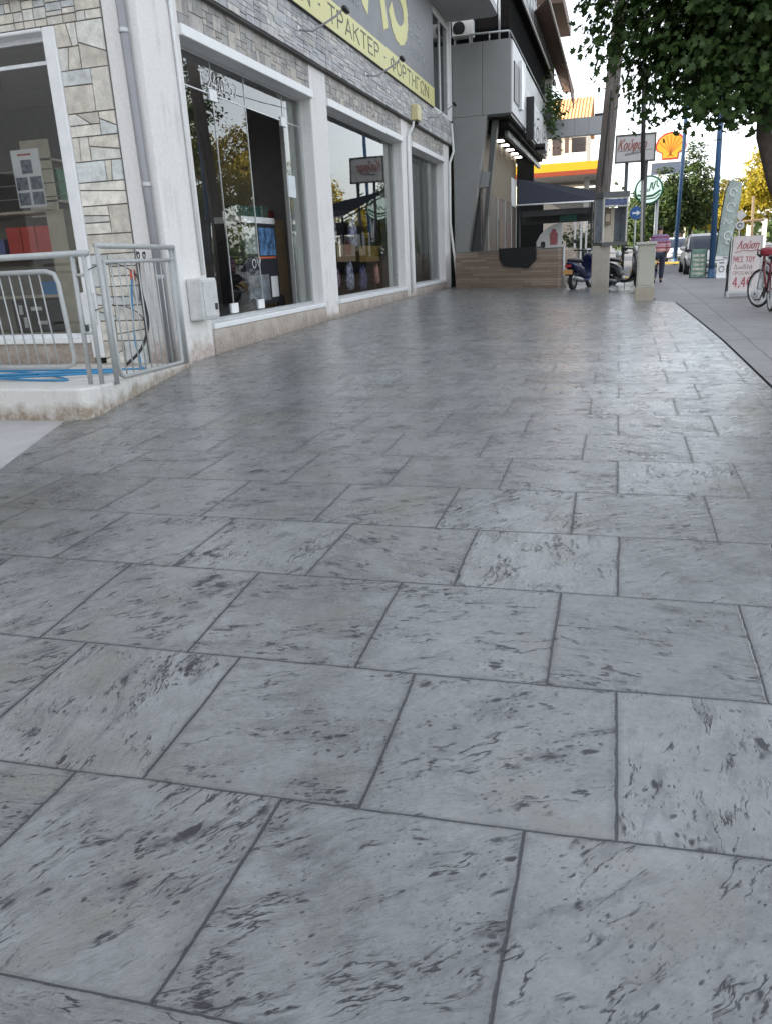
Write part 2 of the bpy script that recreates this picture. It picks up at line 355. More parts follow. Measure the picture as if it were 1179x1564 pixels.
def mat_concrete(name, col, sx=.0, crack=True):
    t = NT(name); p = t.pos()
    a = t.noise(p, .6, 5, .6); b = t.noise(p, 6, 5, .65); c3 = t.noise(p, 60, 3, .6)
    g = t.math('ADD', t.ramp(a, .3, .7, .86, 1.1), t.math('ADD', t.ramp(b, .3, .7, -.1, .09), t.ramp(c3, .3, .7, -.07, .07)))
    c = t.mix(1., col, t.comb(g, g, g), 'MULTIPLY')
    st = t.ramp(t.noise(t.vmath('ADD', p, (5., 3., 0.)), 1.4, 5, .65), .56, .72, 0., .45)
    c = t.mix(st, c, tuple(k * .55 for k in col))
    h = t.math('ADD', b, c3)
    if crack:
        x, y, z = t.sep(p)
        w = t.math('MULTIPLY', t.math('SUBTRACT', t.noise(p, .9, 4), .5), .2)
        fy = t.math('FRACT', t.math('DIVIDE', t.math('ADD', y, w), 2.6)); fx = t.math('FRACT', t.math('DIVIDE', t.math('ADD', x, t.math('MULTIPLY', w, .4)), 1.55))
        ln = t.math('MAXIMUM', t.math('LESS_THAN', fy, .010), t.math('LESS_THAN', fx, .012))
        c = t.mix(t.math('MULTIPLY', ln, .7), c, tuple(k * .3 for k in col))
    t.bsdf(c, .62, normal=t.bump(h, .2, .008), spec=.4); return t.done()

M_stamp = mat_stamped()
M_walk = mat_concrete('sidewalk_concrete', (.235, .230, .230))
M_road = mat_concrete('asphalt', (.10, .10, .105), crack=False)
M_ramp = mat_concrete('ramp_concrete', (.42, .41, .405), crack=False)
M_plat = mat_plaster('platform_concrete', (.60, .585, .55), (.27, .215, .16), .05, .9)
M_plint = mat_plaster('plinth_render', (.50, .44, .39), (.31, .26, .22), .5, .7)
M_white = mat_plaster('white_plaster', (.755, .738, .715), (.44, .36, .315), .50, .42)
M_wtrim = mat('white_trim', (.78, .785, .785), .45, var=.06)
M_stone = mat_attr('stone_cladding', .75, .2, .55, 26)
M_stoneg = mat_attr('split_stone', .75, .22, .6, 30)
M_mort = mat('mortar', (.11, .105, .10), .9, bump=.3)
M_glass = mat_glass('window_glass', 1.85, (.93, .95, .94))
M_glassd = mat_glass('dark_glass', 1.7, (.45, .48, .48))
M_alu = mat('aluminium', (.55, .57, .57), .35, .6, .06)
M_galv = mat('galvanised_steel', (.46, .475, .48), .42, .55, .14, 12, .05)
M_railp = mat('grey_rail_paint', (.40, .415, .41), .42, .15, .10, 14)
M_pipe = mat('grey_pipe', (.27, .27, .285), .45, .1, .08)
M_pvc = mat('white_pvc', (.72, .73, .72), .4, var=.08)
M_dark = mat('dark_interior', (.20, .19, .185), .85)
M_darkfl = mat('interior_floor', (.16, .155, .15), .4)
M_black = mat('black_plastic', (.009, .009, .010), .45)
M_tyre = mat('tyre_rubber', (.018, .018, .018), .8, bump=.2)
M_beige = mat('beige_board', (.62, .48, .31), .6)
M_shelf = mat('shelf_laminate', (.62, .56, .44), .55)
M_yel = mat('sign_yellow', (.56, .525, .20), .45, var=.08)
M_sgrey = mat('sign_grey', (.150, .155, .165), .5, var=.1)
M_ink = mat('sign_ink', (.085, .085, .08), .6)
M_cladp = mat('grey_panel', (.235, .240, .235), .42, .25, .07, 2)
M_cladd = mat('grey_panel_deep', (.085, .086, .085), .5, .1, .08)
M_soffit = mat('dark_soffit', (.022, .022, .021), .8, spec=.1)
M_red = mat('red_paint', (.42, .03, .035), .4)
M_brown = mat('brown_wood', (.075, .047, .035), .55, var=.3, scale=9)
M_whsign = mat('white_sign', (.78, .78, .78), .4, var=.05)
M_blue = mat('blue_pole_paint', (.035, .095, .20), .5, var=.12)
M_cream = mat('cream_wall', (.80, .70, .54), .8, var=.06)

# ------------------------------------------------------------------ terrain
GP = (1.97560716, .02154111, -.40365286, 1.42123273, .16851731, .02124607)
CZ = 1.567
def gz(x, y):                             # pavement height: it rises from the camera towards the shop fronts
    X = min(max(x / S_, -7.), 2.6); Y = y / S_
    near = min(max(4.5 - Y, 0.), 4.0)
    if Y < 14: b = -GP[0] + GP[1] * (Y - 6)
    else:
        q = min(Y - 14, 22.); b = -GP[0] + GP[1] * 8 + GP[1] * q * (1 - q / 44)
    if Y < 0: b = -GP[0] - GP[1] * 6
    return (b + GP[2] * near ** 2 * .1 + GP[4] * X * near * .1 + GP[5] * X * X * near * .1 + GP[3] * near ** 3 * .01 + CZ) * S_
def lerp_table(tab, y):
    for (a, p), (b, q) in zip(tab, tab[1:]):
        if y <= b: return p + (q - p) * max(0, (y - a)) / (b - a)
    return tab[-1][1]
def sheet(name, m, xl, xr, y0, y1, dy, nx, dz, kind='structure'):
    s = MB(); ys = list(np.arange(y0, y1 + 1e-6, dy)); k = nx + 1
    for y in ys:
        a = xl(y); b = xr(y)
        for i in range(k):
            x = a + (b - a) * i / nx; s.pt((x, y, gz(x, y) + dz))
    for j in range(len(ys) - 1):
        for i in range(nx): s.face([j * k + i, j * k + i + 1, (j + 1) * k + i + 1, (j + 1) * k + i])
    o = s.build(name, m, smooth=True); o['kind'] = kind; return o
XL = [(-4, -2.3), (3, -3.55), (4.25, -4.04), (5.71, -4.62), (5.76, -4.40), (6.3, -4.53), (8.8, -5.12), (8.9, -5.185), (40, -5.185)]
XR = [(-4, 1.36), (7.16, 1.301), (10.4, 1.252), (16.04, 1.071), (16.25, 1.03), (16.7, .74), (24, .62), (40, .6)]
xl = lambda y: lerp_table(XL, y); xr = lambda y: lerp_table(XR, y)
sheet('stamped_pavement', M_stamp, xl, xr, -4, 26.2, .1, 56, .012)
sheet('sidewalk', M_walk, lambda y: xr(y) + .035, lambda y: 3.75, -6, 31, .25, 12, .006)
sheet('ramp', M_ramp, lambda y: -14, lambda y: xl(y) if y < 5.7 else -4.4, -4, 6.4, .1, 30, .002)
g_ = MB()
xs = [-140, -60, -30, -16] + [x * .75 for x in range(-16, 9)] + [9, 14, 25, 50, 140]; ys = [-60, -30, -14] + [y * .5 for y in range(-14, 60)] + [34, 42, 55, 75, 110, 170, 300, 500]
for y in ys:
    for x in xs: g_.pt((x, y, gz(x, y) - .028))
for j in range(len(ys) - 1):
    for i in range(len(xs) - 1): k = len(xs); g_.face([j * k + i, j * k + i + 1, (j + 1) * k + i + 1, (j + 1) * k + i])
g_.build('road', M_road, smooth=True)['kind'] = 'structure'
kb = MB(); kb.box(1.9, 3.6, 45.8, 46.05, 0, .13)
kb.build('kerb', mat('yellow_kerb', (.55, .42, .10), .7, var=.25), bevel=.02)['kind'] = 'structure'

# platform in front of the corner shop window
pz = lambda y: .062 - .058 * (y - 5.72)
pl = MB()
oy = [(-14, 5.75), (-4.47, 5.75), (-4.41, 5.82), (-4.42, 6.0), (-4.53, 6.4), (-5.10, 8.86), (-14, 8.86)]
pl.hexa([(x, y, -.42) for x, y in oy], [(x, y, pz(y)) for x, y in oy])
o = pl.build('raised_platform', M_plat, bevel=.02); o['kind'] = 'structure'

# ------------------------------------------------------------------ corner shop
XF = -5.265; XG = -5.5; Y0 = 8.87; YE = 26.35
shop = empty('shop_building', (-8, 17, 0), 'two storey corner shop building with white pillars, stone bands and three large street windows', 'building')
w = MB(); w.box(-13, XF, Y0 + .03, YE, 4.27, 9.2); w.build('wall', M_white, shop)
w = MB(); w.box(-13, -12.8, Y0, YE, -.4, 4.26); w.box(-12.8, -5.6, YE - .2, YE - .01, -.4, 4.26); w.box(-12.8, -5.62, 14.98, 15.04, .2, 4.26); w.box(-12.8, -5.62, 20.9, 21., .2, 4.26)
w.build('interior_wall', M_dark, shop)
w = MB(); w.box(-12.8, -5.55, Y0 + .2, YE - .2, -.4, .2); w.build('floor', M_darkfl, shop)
def pillar(y0, y1, x1=XF, x0=-5.9):
    s = MB(); s.box(x0, x1, y0, y1, -.45, 4.265); s.build('pillar', M_white, shop, bevel=.015)
pillar(Y0, 9.78, XF, -5.72); pillar(14.22, 15.05); pillar(20.42, 21.45); pillar(25.5, YE)
# rectangles and odd shapes of split stone, each its own slab in the mesh
def inset(poly, g):
    n = len(poly); out = []
    for i in range(n):
        p0, p1, p2 = Vector(poly[i - 1]), Vector(poly[i]), Vector(poly[(i + 1) % n])
        d1 = (p1 - p0).normalized(); d2 = (p2 - p1).normalized()
        n1 = Vector((-d1.y, d1.x)); n2 = Vector((-d2.y, d2.x))
        den = d1.x * d2.y - d1.y * d2.x
        if abs(den) < 1e-3: out.append(p1 + n1 * g); continue
        a = p0 + n1 * g; b = p1 + n2 * g; t = ((b.x - a.x) * d2.y - (b.y - a.y) * d2.x) / den
        out.append(a + d1 * t)
    return out
def ashlar(x0, x1, y0, y1, r, wmax, hmax, diag=.2, out=None):
    if out is None: out = []
    W, H = x1 - x0, y1 - y0
    if W > wmax * r.uniform(.55, 1.15) and W / wmax >= H / hmax * .9:
        c = x0 + W * r.uniform(.32, .68); ashlar(x0, c, y0, y1, r, wmax, hmax, diag, out); ashlar(c, x1, y0, y1, r, wmax, hmax, diag, out)
    elif H > hmax * r.uniform(.5, 1.15):
        c = y0 + H * r.uniform(.3, .7); ashlar(x0, x1, y0, c, r, wmax, hmax, diag, out); ashlar(x0, x1, c, y1, r, wmax, hmax, diag, out)
    elif r.random() < diag and min(W, H) > .09:
        a, b = r.uniform(.25, .75), r.uniform(.25, .75)
        if r.random() < .5:
            out.append([(x0, y0), (x0 + W * a, y0), (x0 + W * b, y1), (x0, y1)]); out.append([(x0 + W * a, y0), (x1, y0), (x1, y1), (x0 + W * b, y1)])
        else:
            out.append([(x0, y0), (x1, y0), (x1, y0 + H * a), (x0, y0 + H * b)]); out.append([(x0, y0 + H * b), (x1, y0 + H * a), (x1, y1), (x0, y1)])
    else: out.append([(x0, y0), (x1, y0), (x1, y1), (x0, y1)])
    return out
def cladding(M, w, h, seed, pal, m, parent, wmax=.34, hmax=.22, gap=.007, depth=.018, diag=.2, name='stone_cladding'):
    r = random.Random(seed); b = MB(M); b.box(0, w, 0, h, -.03, .004, (.19, .185, .178)); 
    for pg in ashlar(0, w, 0, h, r, wmax, hmax, diag):
        q = inset(pg, gap)
        if len(q) < 3: continue
        c = r.choice(pal); k = r.uniform(.86, 1.12); d = depth * r.uniform(.75, 1.3)
        b.hexa([(p.x, p.y, .004) for p in q], [(p.x + r.uniform(-.002, .002), p.y + r.uniform(-.002, .002), d) for p in q], tuple(v * k for v in c))
    return b.build(name, m, parent)
PALW = [(.66, .64, .59), (.66, .62, .54), (.58, .60, .585), (.62, .61, .56), (.69, .65, .58), (.55, .565, .55), (.60, .555, .48)]
PALG = [(.43, .425, .425), (.49, .48, .47), (.39, .39, .40), (.46, .45, .435), (.54, .525, .50), (.44, .44, .455)]
PALM = [(.38, .365, .345), (.42, .395, .37), (.35, .345, .33), (.45, .42, .375)]
fcz = lambda x, z, y=Y0 - .004: frame((x, y, z), (1, 0, 0), (0, 0, 1))
cladding(fcz(-6.36, -.16, Y0 - .0), .64, 3.91, 12, PALW, M_stone, shop,   .62, .46, .0075, .020, diag=.45)
cladding(fcz(-13, 3.75, Y0), 7.28, 1.2, 5, PALW, M_stone, shop, .34, .2, diag=.1)
cladding(face_street(XF + .085, Y0 + .03, 4.29), YE - Y0 - .03, .66, 21, PALG, M_stoneg, shop, .62, .15, .0045, .022, .06, 'stone_band')
s = MB(); s.box(XF - .2, XF + .082, Y0 + .03, YE, 4.265, 4.945); s.build('band_backing', M_mort, shop)
for k, (a, b) in enumerate(((9.78, 14.22), (15.05, 20.42), (21.45, 25.5))):
    cladding(face_street(XF - .02, a, 3.86), b - a, .41, 40 + k, PALM, M_stoneg, shop, .40, .24, .005, .014, .06)
    s = MB(); s.box(-5.6, XF - .05, a, b, 3.80, 4.264); s.build('lintel_wall', M_mort, shop)
    s = MB(); s.box(-5.62, XF + .05, a - .02, b + .02, 3.725, 3.855); s.build('lintel', M_wtrim, shop, bevel=.012)
    s = MB(); s.box(-5.62, XF + .045, a, b, .20, .275); s.build('sill', M_wtrim, shop, bevel=.012)
    s = MB(); s.box(-5.9, XF + .03, a - .01, b + .01, -.45, .199); s.build('plinth', M_plint, shop, bevel=.02)
s = MB(); s.box(XF - .02, XF + .05, 14.2, 15.06, -.45, .03); s.build('plinth', M_plint, shop, bevel=.02)
s = MB(); s.box(XF - .02, XF + .045, 20.40, 21.47, -.45, .06); s.build('plinth', M_plint, shop, bevel=.02)
# street windows
def street_window(a, b, z0=.275, z1=3.725, bars=(), panes=None):
    f = MB(); fw = .045
    f.box(XG - .03, XG + .03, a, a + fw, z0, z1); f.box(XG - .03, XG + .03, b - fw, b, z0, z1)
    f.box(XG - .03, XG + .03, a + fw, b - fw, z0, z0 + fw); f.box(XG - .03, XG + .03, a + fw, b - fw, z1 - fw, z1)
    for y in bars: f.box(XG - .008, XG + .008, y - .007, y + .007, z0 + fw, z1 - fw)
    wn = f.build('window', M_alu, shop)
    for (q0, q1, h0, h1) in (panes or ((a + fw, b - fw, z0 + fw, z1 - fw),)):
        p = MB(); p.poly([(XG, q0, h0), (XG, q1, h0), (XG, q1, h1), (XG, q0, h1)]); p.build('pane', M_glass, wn)
    return wn
w1 = street_window(9.78, 14.22, bars=(10.95, 12.0, 13.45), panes=((9.825, 12.0, .32, 3.275), (13.45, 14.175, .32, 3.275), (9.825, 14.175, 3.29, 3.68))); w2 = street_window(15.05, 20.42); w3 = street_window(21.45, 25.5)
s = MB(); s.box(XG - .008, XG + .008, 9.83, 14.17, 3.275, 3.29); s.build('transom', M_alu, w1)
for y, z in ((10.95, 3.2), (13.45, 3.2), (10.95, .34), (11.9, .34)):
    s = MB(); s.box(XG - .02, XG + .022, y - .11, y + .11, z, z + .14); s.build('door_fitting', M_whsign, w1)
text('lettering', 'Τ.2410 57', face_street(XG + .004, 10.6, 3.36), 1.15, .17, M_whsign, w1, .002, th=.09)
s = MB(); s.box(XG + .002, XG + .008, 13.42, 13.78, 2.1, 2.45); s.build('paper_notice', mat('notice_paper', (.66, .70, .72), .7), w1)
# grey roller guide strips standing inside the street windows, by their far jambs
for y in (13.85, 20.0, 24.7):
    s = MB()
    for k in range(5): s.tube([(XG - .12, y + k * .07, .28), (XG - .12, y + k * .07, 3.68)], .034, 8)
    s.build('shutter_strip', mat('shutter_grey', (.50, .52, .50), .5), shop)
# corner window in the left wall
LY = Y0 + .16
f = MB(); f.box(-10.4, -6.54, LY - .06, LY + .04, .20, .26); f.box(-6.60, -6.54, LY - .04, LY + .04, .26, 3.7); f.box(-10.4, -6.6, LY - .04, LY + .04, 3.64, 3.7); f.box(-10.4, -6.6, LY - .03, LY + .03, 3.40, 3.44)
wl_ = f.build('window', mat('window_white', (.76, .77, .78), .35), shop)
p = MB(); p.poly([(-10.4, LY, .26), (-6.6, LY, .26), (-6.6, LY, 3.64), (-10.4, LY, 3.64)]); p.build('pane', M_glass, wl_)
s = MB(); s.box(-6.54, -6.36, Y0 - .03, LY + .1, -.05, 3.745); s.box(-10.4, -6.54, Y0 - .03, LY + .1, 3.70, 3.745); s.build('window_surround', M_wtrim, shop, bevel=.02)
s = MB(); s.box(-13, -6.54, Y0 - .0, LY + .1, -.4, .145); s.build('plinth', M_plint, shop)
s = MB(); s.box(-10.4, -6.54, Y0 - .05, LY - .03, .145, .20); s.build('sill', M_wtrim, shop, bevel=.01)
s = MB(); s.tube([(-13, Y0 - .08, 4.10), (-6.25, Y0 - .08, 4.10)], .05, 10); s.build('cornice_pipe', M_pvc, shop, smooth=True)
# upper window at the far end
f = MB()
for (a, b, c, d) in ((24.05, 24.12, 5.0, 7.5), (26.13, 26.2, 5.0, 7.5), (25.05, 25.1, 5.07, 7.43)): f.box(XF - .02, XF + .05, a, b, c, d)
f.box(XF - .02, XF + .05, 24.12, 26.13, 5.0, 5.07); f.box(XF - .02, XF + .05, 24.12, 26.13, 7.43, 7.5)
uw = f.build('window', M_wtrim, shop)
p = MB(); p.poly([(XF + .02, 24.12, 5.07), (XF + .02, 26.13, 5.07), (XF + .02, 26.13, 7.43), (XF + .02, 24.12, 7.43)]); p.build('pane', M_glassd, uw)
s = MB(); s.box(XF - .015, XF + .012, 24.1, 26.15, 5.0, 7.5); s.build('blind', mat('window_blind', (.07, .07, .075), .7, var=.5, scale=3), uw)
s = MB(); s.box(XF, XF + .13, 26.2, 26.34, 4.96, 9.2); s.build('corner_trim', M_wtrim, shop)

# sign over the street windows
sg = empty('shop_sign', (-5.16, 16, 4.95), 'long grey shop sign with a yellow lettered strip along its lower edge', 'shop sign')
XS = -5.10
s = MB(); s.box(XF + .002, XS, 8.95, 23.62, 5.43, 8.6); s.build('sign_board', M_sgrey, sg)
s = MB(); s.box(XF + .002, XS + .006, 8.95, 23.62, 4.952, 5.429); s.build('yellow_strip', M_yel, sg)
s = MB(); s.box(XF + .083, XS, 8.95, 23.62, 4.948, 4.9515); s.build('underside_shade', M_black, sg)  # black strip added as the dark shadow line under the sign
text('lettering', 'ΕΖΝ · ΤΡΑΚΤΕΡ · ΦΟΡΤΗΓΩΝ', face_street(XS + .007, 12.75, 5.06), 10.1, .28, M_ink, sg, th=.10)
text('lettering', 'ΑS', face_street(XS + .002, 17.3, 5.92), 3.3, 1.9, M_yel, sg, th=.2)
for k, (tx, y, z, wd) in enumerate((('ΑΝΤΑΛΛΑΚΤΙΚΑ', 14.6, 5.72, 2.3), ('ΕΛΑΣΤΙΚΑ', 15.2, 6.1, 1.5), ('ΛΙΠΑΝΤΙΚΑ', 20.9, 5.75, 1.9), ('ΦΙΛΤΡΑ', 20.9, 6.12, 1.4), ('ΛΑΔΙΑ', 20.9, 6.5, 1.2))):
    text('lettering', tx, face_street(XS + .002, y, z), wd, .2, mat('sign_pale_ink', (.36, .37, .39), .6), sg)
def sign_lamp(y, label):
    l = empty('sign_lamp', (XF + .1, y, 4.7), label, 'lamp', 'spot lamps in front of the shop sign')
    s = MB(); s.tube([(XF + .1, y, 4.62), (XF + .3, y + .15, 4.62), (XF + .62, y + .42, 4.86), (XF + .74, y + .5, 4.98)], .017, 8); s.build('arm', M_pipe, l, smooth=True)
    s = MB(); s.lathe([(.03, -.06), (.05, .0), (.055, .14), (.02, .24)], (XF + .74, y + .52, 4.98), 'y', 12); s.build('lamp_head', M_black, l, smooth=True)
    s = MB(); s.box(XF + .085, XF + .115, y - .06, y + .06, 4.55, 4.68); s.build('wall_plate', M_galv, l)
sign_lamp(13.6, 'black spot lamp on a thin arm by the first words of the yellow strip')
sign_lamp(17.3, 'black spot lamp on a thin arm by the middle of the yellow strip')
sign_lamp(23.0, 'black spot lamp on a thin arm by the far end of the yellow strip')

# pipes, boxes
s = MB(); s.tube([(-5.44, 8.80, 4.9), (-5.40, 8.795, 2.0), (-5.36, 8.79, -.1)], .05, 12)
dp = s.build('downpipe', M_pipe, smooth=True); tag(dp, 'grey round downpipe on the white corner pillar', 'pipe')
for z in (3.55, 1.95, .9):
    q = MB(); q.lathe([(.056, 0), (.06, .01), (.06, .04), (.056, .05)], (-5.425 + (3.55 - z) * .018, 8.796, z), 'z', 12); q.build('pipe_clamp', M_galv, dp)
def wall_pipe(pts, r, label):
    s = MB(); s.tube(pts, r, 8); tag(s.build('wall_pipe', M_pvc, smooth=True), label, 'pipe')
wall_pipe([(XF + .03, 9.55, 4.9), (XF + .03, 9.60, 3.0), (XF + .03, 9.64, .92)], .022, 'thin white conduit running down beside the first shop window to the meter box')
wall_pipe([(XF + .15, 21.15, 4.28), (XF + .13, 21.15, 4.16), (XF + .04, 20.95, 3.9), (XF + .035, 20.92, 3.2), (XF + .035, 20.9, .1)], .032, 'white pipe below the yellow alarm box, down the third pillar')
wall_pipe([(XF + .12, 26.28, 4.9), (XF + .16, 26.3, 4.1), (XF + .05, 26.2, 3.75), (XF + .05, 26.12, 2.0), (XF + .14, 26.28, .9), (XF + .22, 26.3, .02)], .038, 'white pipe at the far end pillar, bent outwards at its foot')
M_box = mat('box_grey_white', (.58, .585, .57), .5, var=.14, scale=9)
mb = empty('meter_box', (-5.14, 9.5, .36), 'white electric meter box on the corner pillar behind the railing', 'meter box')
s = MB(); s.box(-5.262, -5.05, 9.2, 9.62, .36, .88); s.build('box_body', M_box, mb, bevel=.02)
s = MB(); s.box(-5.05, -5.035, 9.23, 9.59, .40, .84); s.build('cover', M_box, mb, bevel=.006)
s = MB(); s.box(-5.035, -5.025, 9.49, 9.55, .48, .56); s.build('lock', M_black, mb)
ab = empty('alarm_box', (XF + .2, 21.3, 4.2), 'small yellow alarm box on the stone band above the third pillar', 'alarm')
s = MB(); s.box(XF + .1, XF + .28, 21.1, 21.5, 4.30, 4.66); s.build('box_body', mat('aged_yellow', (.62, .55, .30), .5), ab, bevel=.02)
s = MB(); s.lathe([(.05, 0), (.075, .04), (.06, .09)], (XF + .18, 21.3, 4.21), 'z', 12); s.build('siren', M_black, ab)
fu = MB(); fu.box(-6.55, -6.38, Y0 - .08, Y0 - .03, .38, .78); tag(fu.build('junction_box', M_pvc, bevel=.01), 'flat white junction box low on the stone wall behind the gate', 'junction box')

# goods seen through the panes
def goods(name, bx, m, label, cat, group=None, bevel=.006):
    s = MB(); s.box(*bx); return tag(s.build(name, m, bevel=bevel), label, cat, group)
sh = empty('shelf_unit', (-7.4, 9.55, .2), 'beige shelf unit behind the corner window', 'shelf')
s = MB(); s.box(-7.25, -6.98, 9.3, 9.8, .2, 1.82); s.build('side_panel', M_shelf, sh)
s = MB(); s.box(-9.6, -9.55, 9.3, 9.8, .2, 1.82); s.build('side_panel', M_shelf, sh)
for z in (.22, .72, 1.22, 1.80): s = MB(); s.box(-9.55, -7.25, 9.32, 9.8, z, z + .035); s.build('shelf', M_shelf, sh)
s = MB(); s.box(-9.55, -7.25, 9.78, 9.8, .26, 1.78); s.build('back_panel', mat('shelf_back', (.2, .18, .15), .7), sh)
M_redbox = mat('red_carton', (.68, .09, .07), .5)
for i in range(3):
    goods('red_carton', (-7.98 + i * .235, -7.76 + i * .235, 9.36, 9.7, 1.256, 1.64), M_redbox, 'red carton upright on the upper shelf of the corner window', 'carton', 'red cartons on the shelf')
goods('blue_carton', (-8.35, -8.05, 9.36, 9.7, 1.256, 1.5), mat('blue_white_carton', (.16, .2, .45), .5), 'blue and white carton beside the red cartons', 'carton')
goods('blue_packet', (-7.6, -7.35, 9.38, 9.6, .756, .93), mat('bright_blue_packet', (.05, .25, .55), .4), 'bright blue packet on the middle shelf', 'packet')
bc = empty('black_carton', (-7.7, 9.5, .256), 'black carton with white print on the lowest shelf', 'carton')
s = MB(); s.box(-8.1, -7.3, 9.36, 9.7, .257, .69); s.build('box_body', M_black, bc)
for x, z, w_, h_ in ((-8.0, .5, .06, .13), (-7.95, .32, .06, .14), (-7.8, .55, .18, .05), (-7.72, .36, .16, .05)):
    s = MB(); s.box(x, x + w_, 9.352, 9.359, z, z + h_); s.build('printed_mark', M_whsign, bc)
M_teal = mat('teal_plastic', (.03, .25, .2), .35)
for i, x in enumerate((-6.92, -6.78)):
    b = MB(); b.lathe([(.05, 0), (.055, .01), (.055, .18), (.02, .23), (.02, .27)], (x, 9.42, .2), 'z', 12)
    tag(b.build('bottle', M_teal, smooth=True), ('teal bottle nearer the shelf at the corner window', 'teal bottle nearer the stone wall at the corner window')[i], 'bottle', 'teal bottles')
ps = empty('poster', (-7.2, LY + .02, 1.84), 'white price poster with small product pictures, stuck in the corner window', 'poster')
pm = frame((-7.44, LY + .03, 1.845), (1, 0, 0), (0, 0, 1))
s = MB(pm); s.box(0, .42, 0, .68, -.004, .001); s.build('sheet', M_whsign, ps)
s = MB(pm)
for (a, b, c, d) in ((.13, .29, .40, .56), (.02, .19, .21, .36), (.23, .40, .21, .36), (.02, .19, .03, .18), (.23, .40, .03, .18)): s.box(a, b, c, d, .001, .003)
s.build('picture', mat('poster_print', (.16, .18, .24), .6, var=.9, scale=16), ps)
s = MB(pm); s.box(.1, .3, .61, .63, .001, .003); s.build('heading', M_red, ps)
for i, z in enumerate((2.0, 2.17, 2.34)):
    r = MB(); r.tube([(-9.4, 9.5, z), (-6.9, 9.5, z)], .008, 6); tag(r.build('display_rail', M_alu), ('lowest', 'middle', 'highest')[i] + ' thin display rail behind the poster', 'rail', 'display rails behind the poster')
# first street window
ct = empty('display_carton', (-6.2, 13.2, .2), 'tall black machine carton on a trolley behind the glass door', 'carton')
cm = face_street(-5.98, 12.5, .34)
s = MB(cm); s.box(0, 1.35, 0, 1.35, -.5, 0); s.build('box_body', mat('carton_black', (.025, .027, .035), .35), ct)
s = MB(cm); s.box(0, 1.35, 1.352, 1.45, -.5, .002); s.build('white_top', M_whsign, ct)
pic = mat('carton_picture', (.10, .22, .42), .4, var=.9, scale=7)
s = MB(cm); s.box(.62, 1.3, .82, 1.28, .001, .004); s.build('picture', pic, ct)
s = MB(cm); s.box(.05, .52, .85, 1.28, .001, .004); s.build('picture', mat('carton_picture_grey', (.28, .31, .30), .4, var=.7, scale=9), ct)
s = MB(cm); s.box(.05, .9, .06, .5, .001, .004); s.build('picture', mat('carton_picture_steel', (.20, .22, .24), .4, var=.7, scale=5), ct)
s = MB(cm); s.box(.98, 1.28, .1, .46, .001, .004); s.build('spec_label', M_whsign, ct)
s = MB(cm); s.box(.5, 1.3, .77, .80, .001, .004); s.build('orange_strip', mat('orange_ink', (.6, .14, .05), .5), ct)
text('lettering', 'OV', face_street(-5.977, 12.75, .96), .34, .14, M_whsign, ct)
for y in (12.65, 13.9):
    s = MB(); s.lathe([(.08, -.03), (.13, -.03), (.13, .03), (.08, .03)], (-6.0, y, .335), 'x', 16); s.build('wheel', M_tyre, ct)
goods('machine', (-6.35, -6.1, 12.6, 13.6, 1.80, 1.98), mat('machine_green', (.03, .10, .08), .4, var=.6), 'dark green machine lying on top of the tall carton', 'machine', bevel=.05)
goods('counter', (-6.6, -6.25, 14.15, 14.95, .2, 1.80), M_beige, 'beige counter board beside the far door jamb', 'counter')
goods('carton', (-6.5, -6.35, 14.2, 14.45, 1.801, 2.05), mat('green_white_carton', (.30, .42, .34), .5, var=.6), 'green and white carton on the beige counter', 'carton')
goods('carton', (-6.5, -6.35, 14.55, 14.72, 1.801, 1.97), mat('dark_red_carton', (.25, .06, .05), .5), 'small dark red carton on the beige counter', 'carton')
goods('drum', (-6.3, -6.1, 10.2, 10.45, .2, 1.15), mat('navy_drum', (.05, .06, .14), .35, var=.6), 'narrow dark blue display pack behind the first window', 'display pack', bevel=.05)
goods('red_pack', (-7.0, -6.75, 10.4, 11.1, 1.2, 1.38), mat('faded_red', (.38, .12, .12), .5), 'faded red pack behind the first window', 'pack')
goods('side_board', (-6.6, -6.5, 10.6, 12.0, .2, 1.7), mat('grey_side_board', (.22, .21, .19), .6), 'grey standing board between the display pack and the carton', 'board')
ks = empty('stock_shelf', (-8.2, 13.6, .2), 'dim shelf of boxed stock against the back wall, seen through the open shop doorway', 'shelf')
for z in (.9, 1.5, 2.1, 2.7): s = MB(); s.box(-9.0, -8.5, 11.2, 14.9, z, z + .03); s.build('shelf', M_shelf, ks)
for y in (11.2, 13.0, 14.86): s = MB(); s.box(-9.0, -8.5, y, y + .04, .2, 3.0); s.build('upright', M_shelf, ks)
STK = [mat('stock_' + n_, c_, .6, var=.3) for n_, c_ in (('white', (.6, .6, .58)), ('blue', (.12, .2, .42)), ('green', (.12, .3, .2)), ('red', (.5, .1, .08)), ('grey', (.25, .25, .26)), ('tan', (.5, .4, .28)))]
for i, z in enumerate((.93, 1.53, 2.13)):
    y = 11.35
    while y < 14.6:
        w_ = rnd.uniform(.16, .42); h_ = rnd.uniform(.2, .5)
        if not (y < 13.06 < y + w_ + .03): s = MB(); s.box(-8.9, -8.52, y, y + w_, z + .001, z + h_); s.build('stock_box', rnd.choice(STK), ks)
        y += w_ + .04
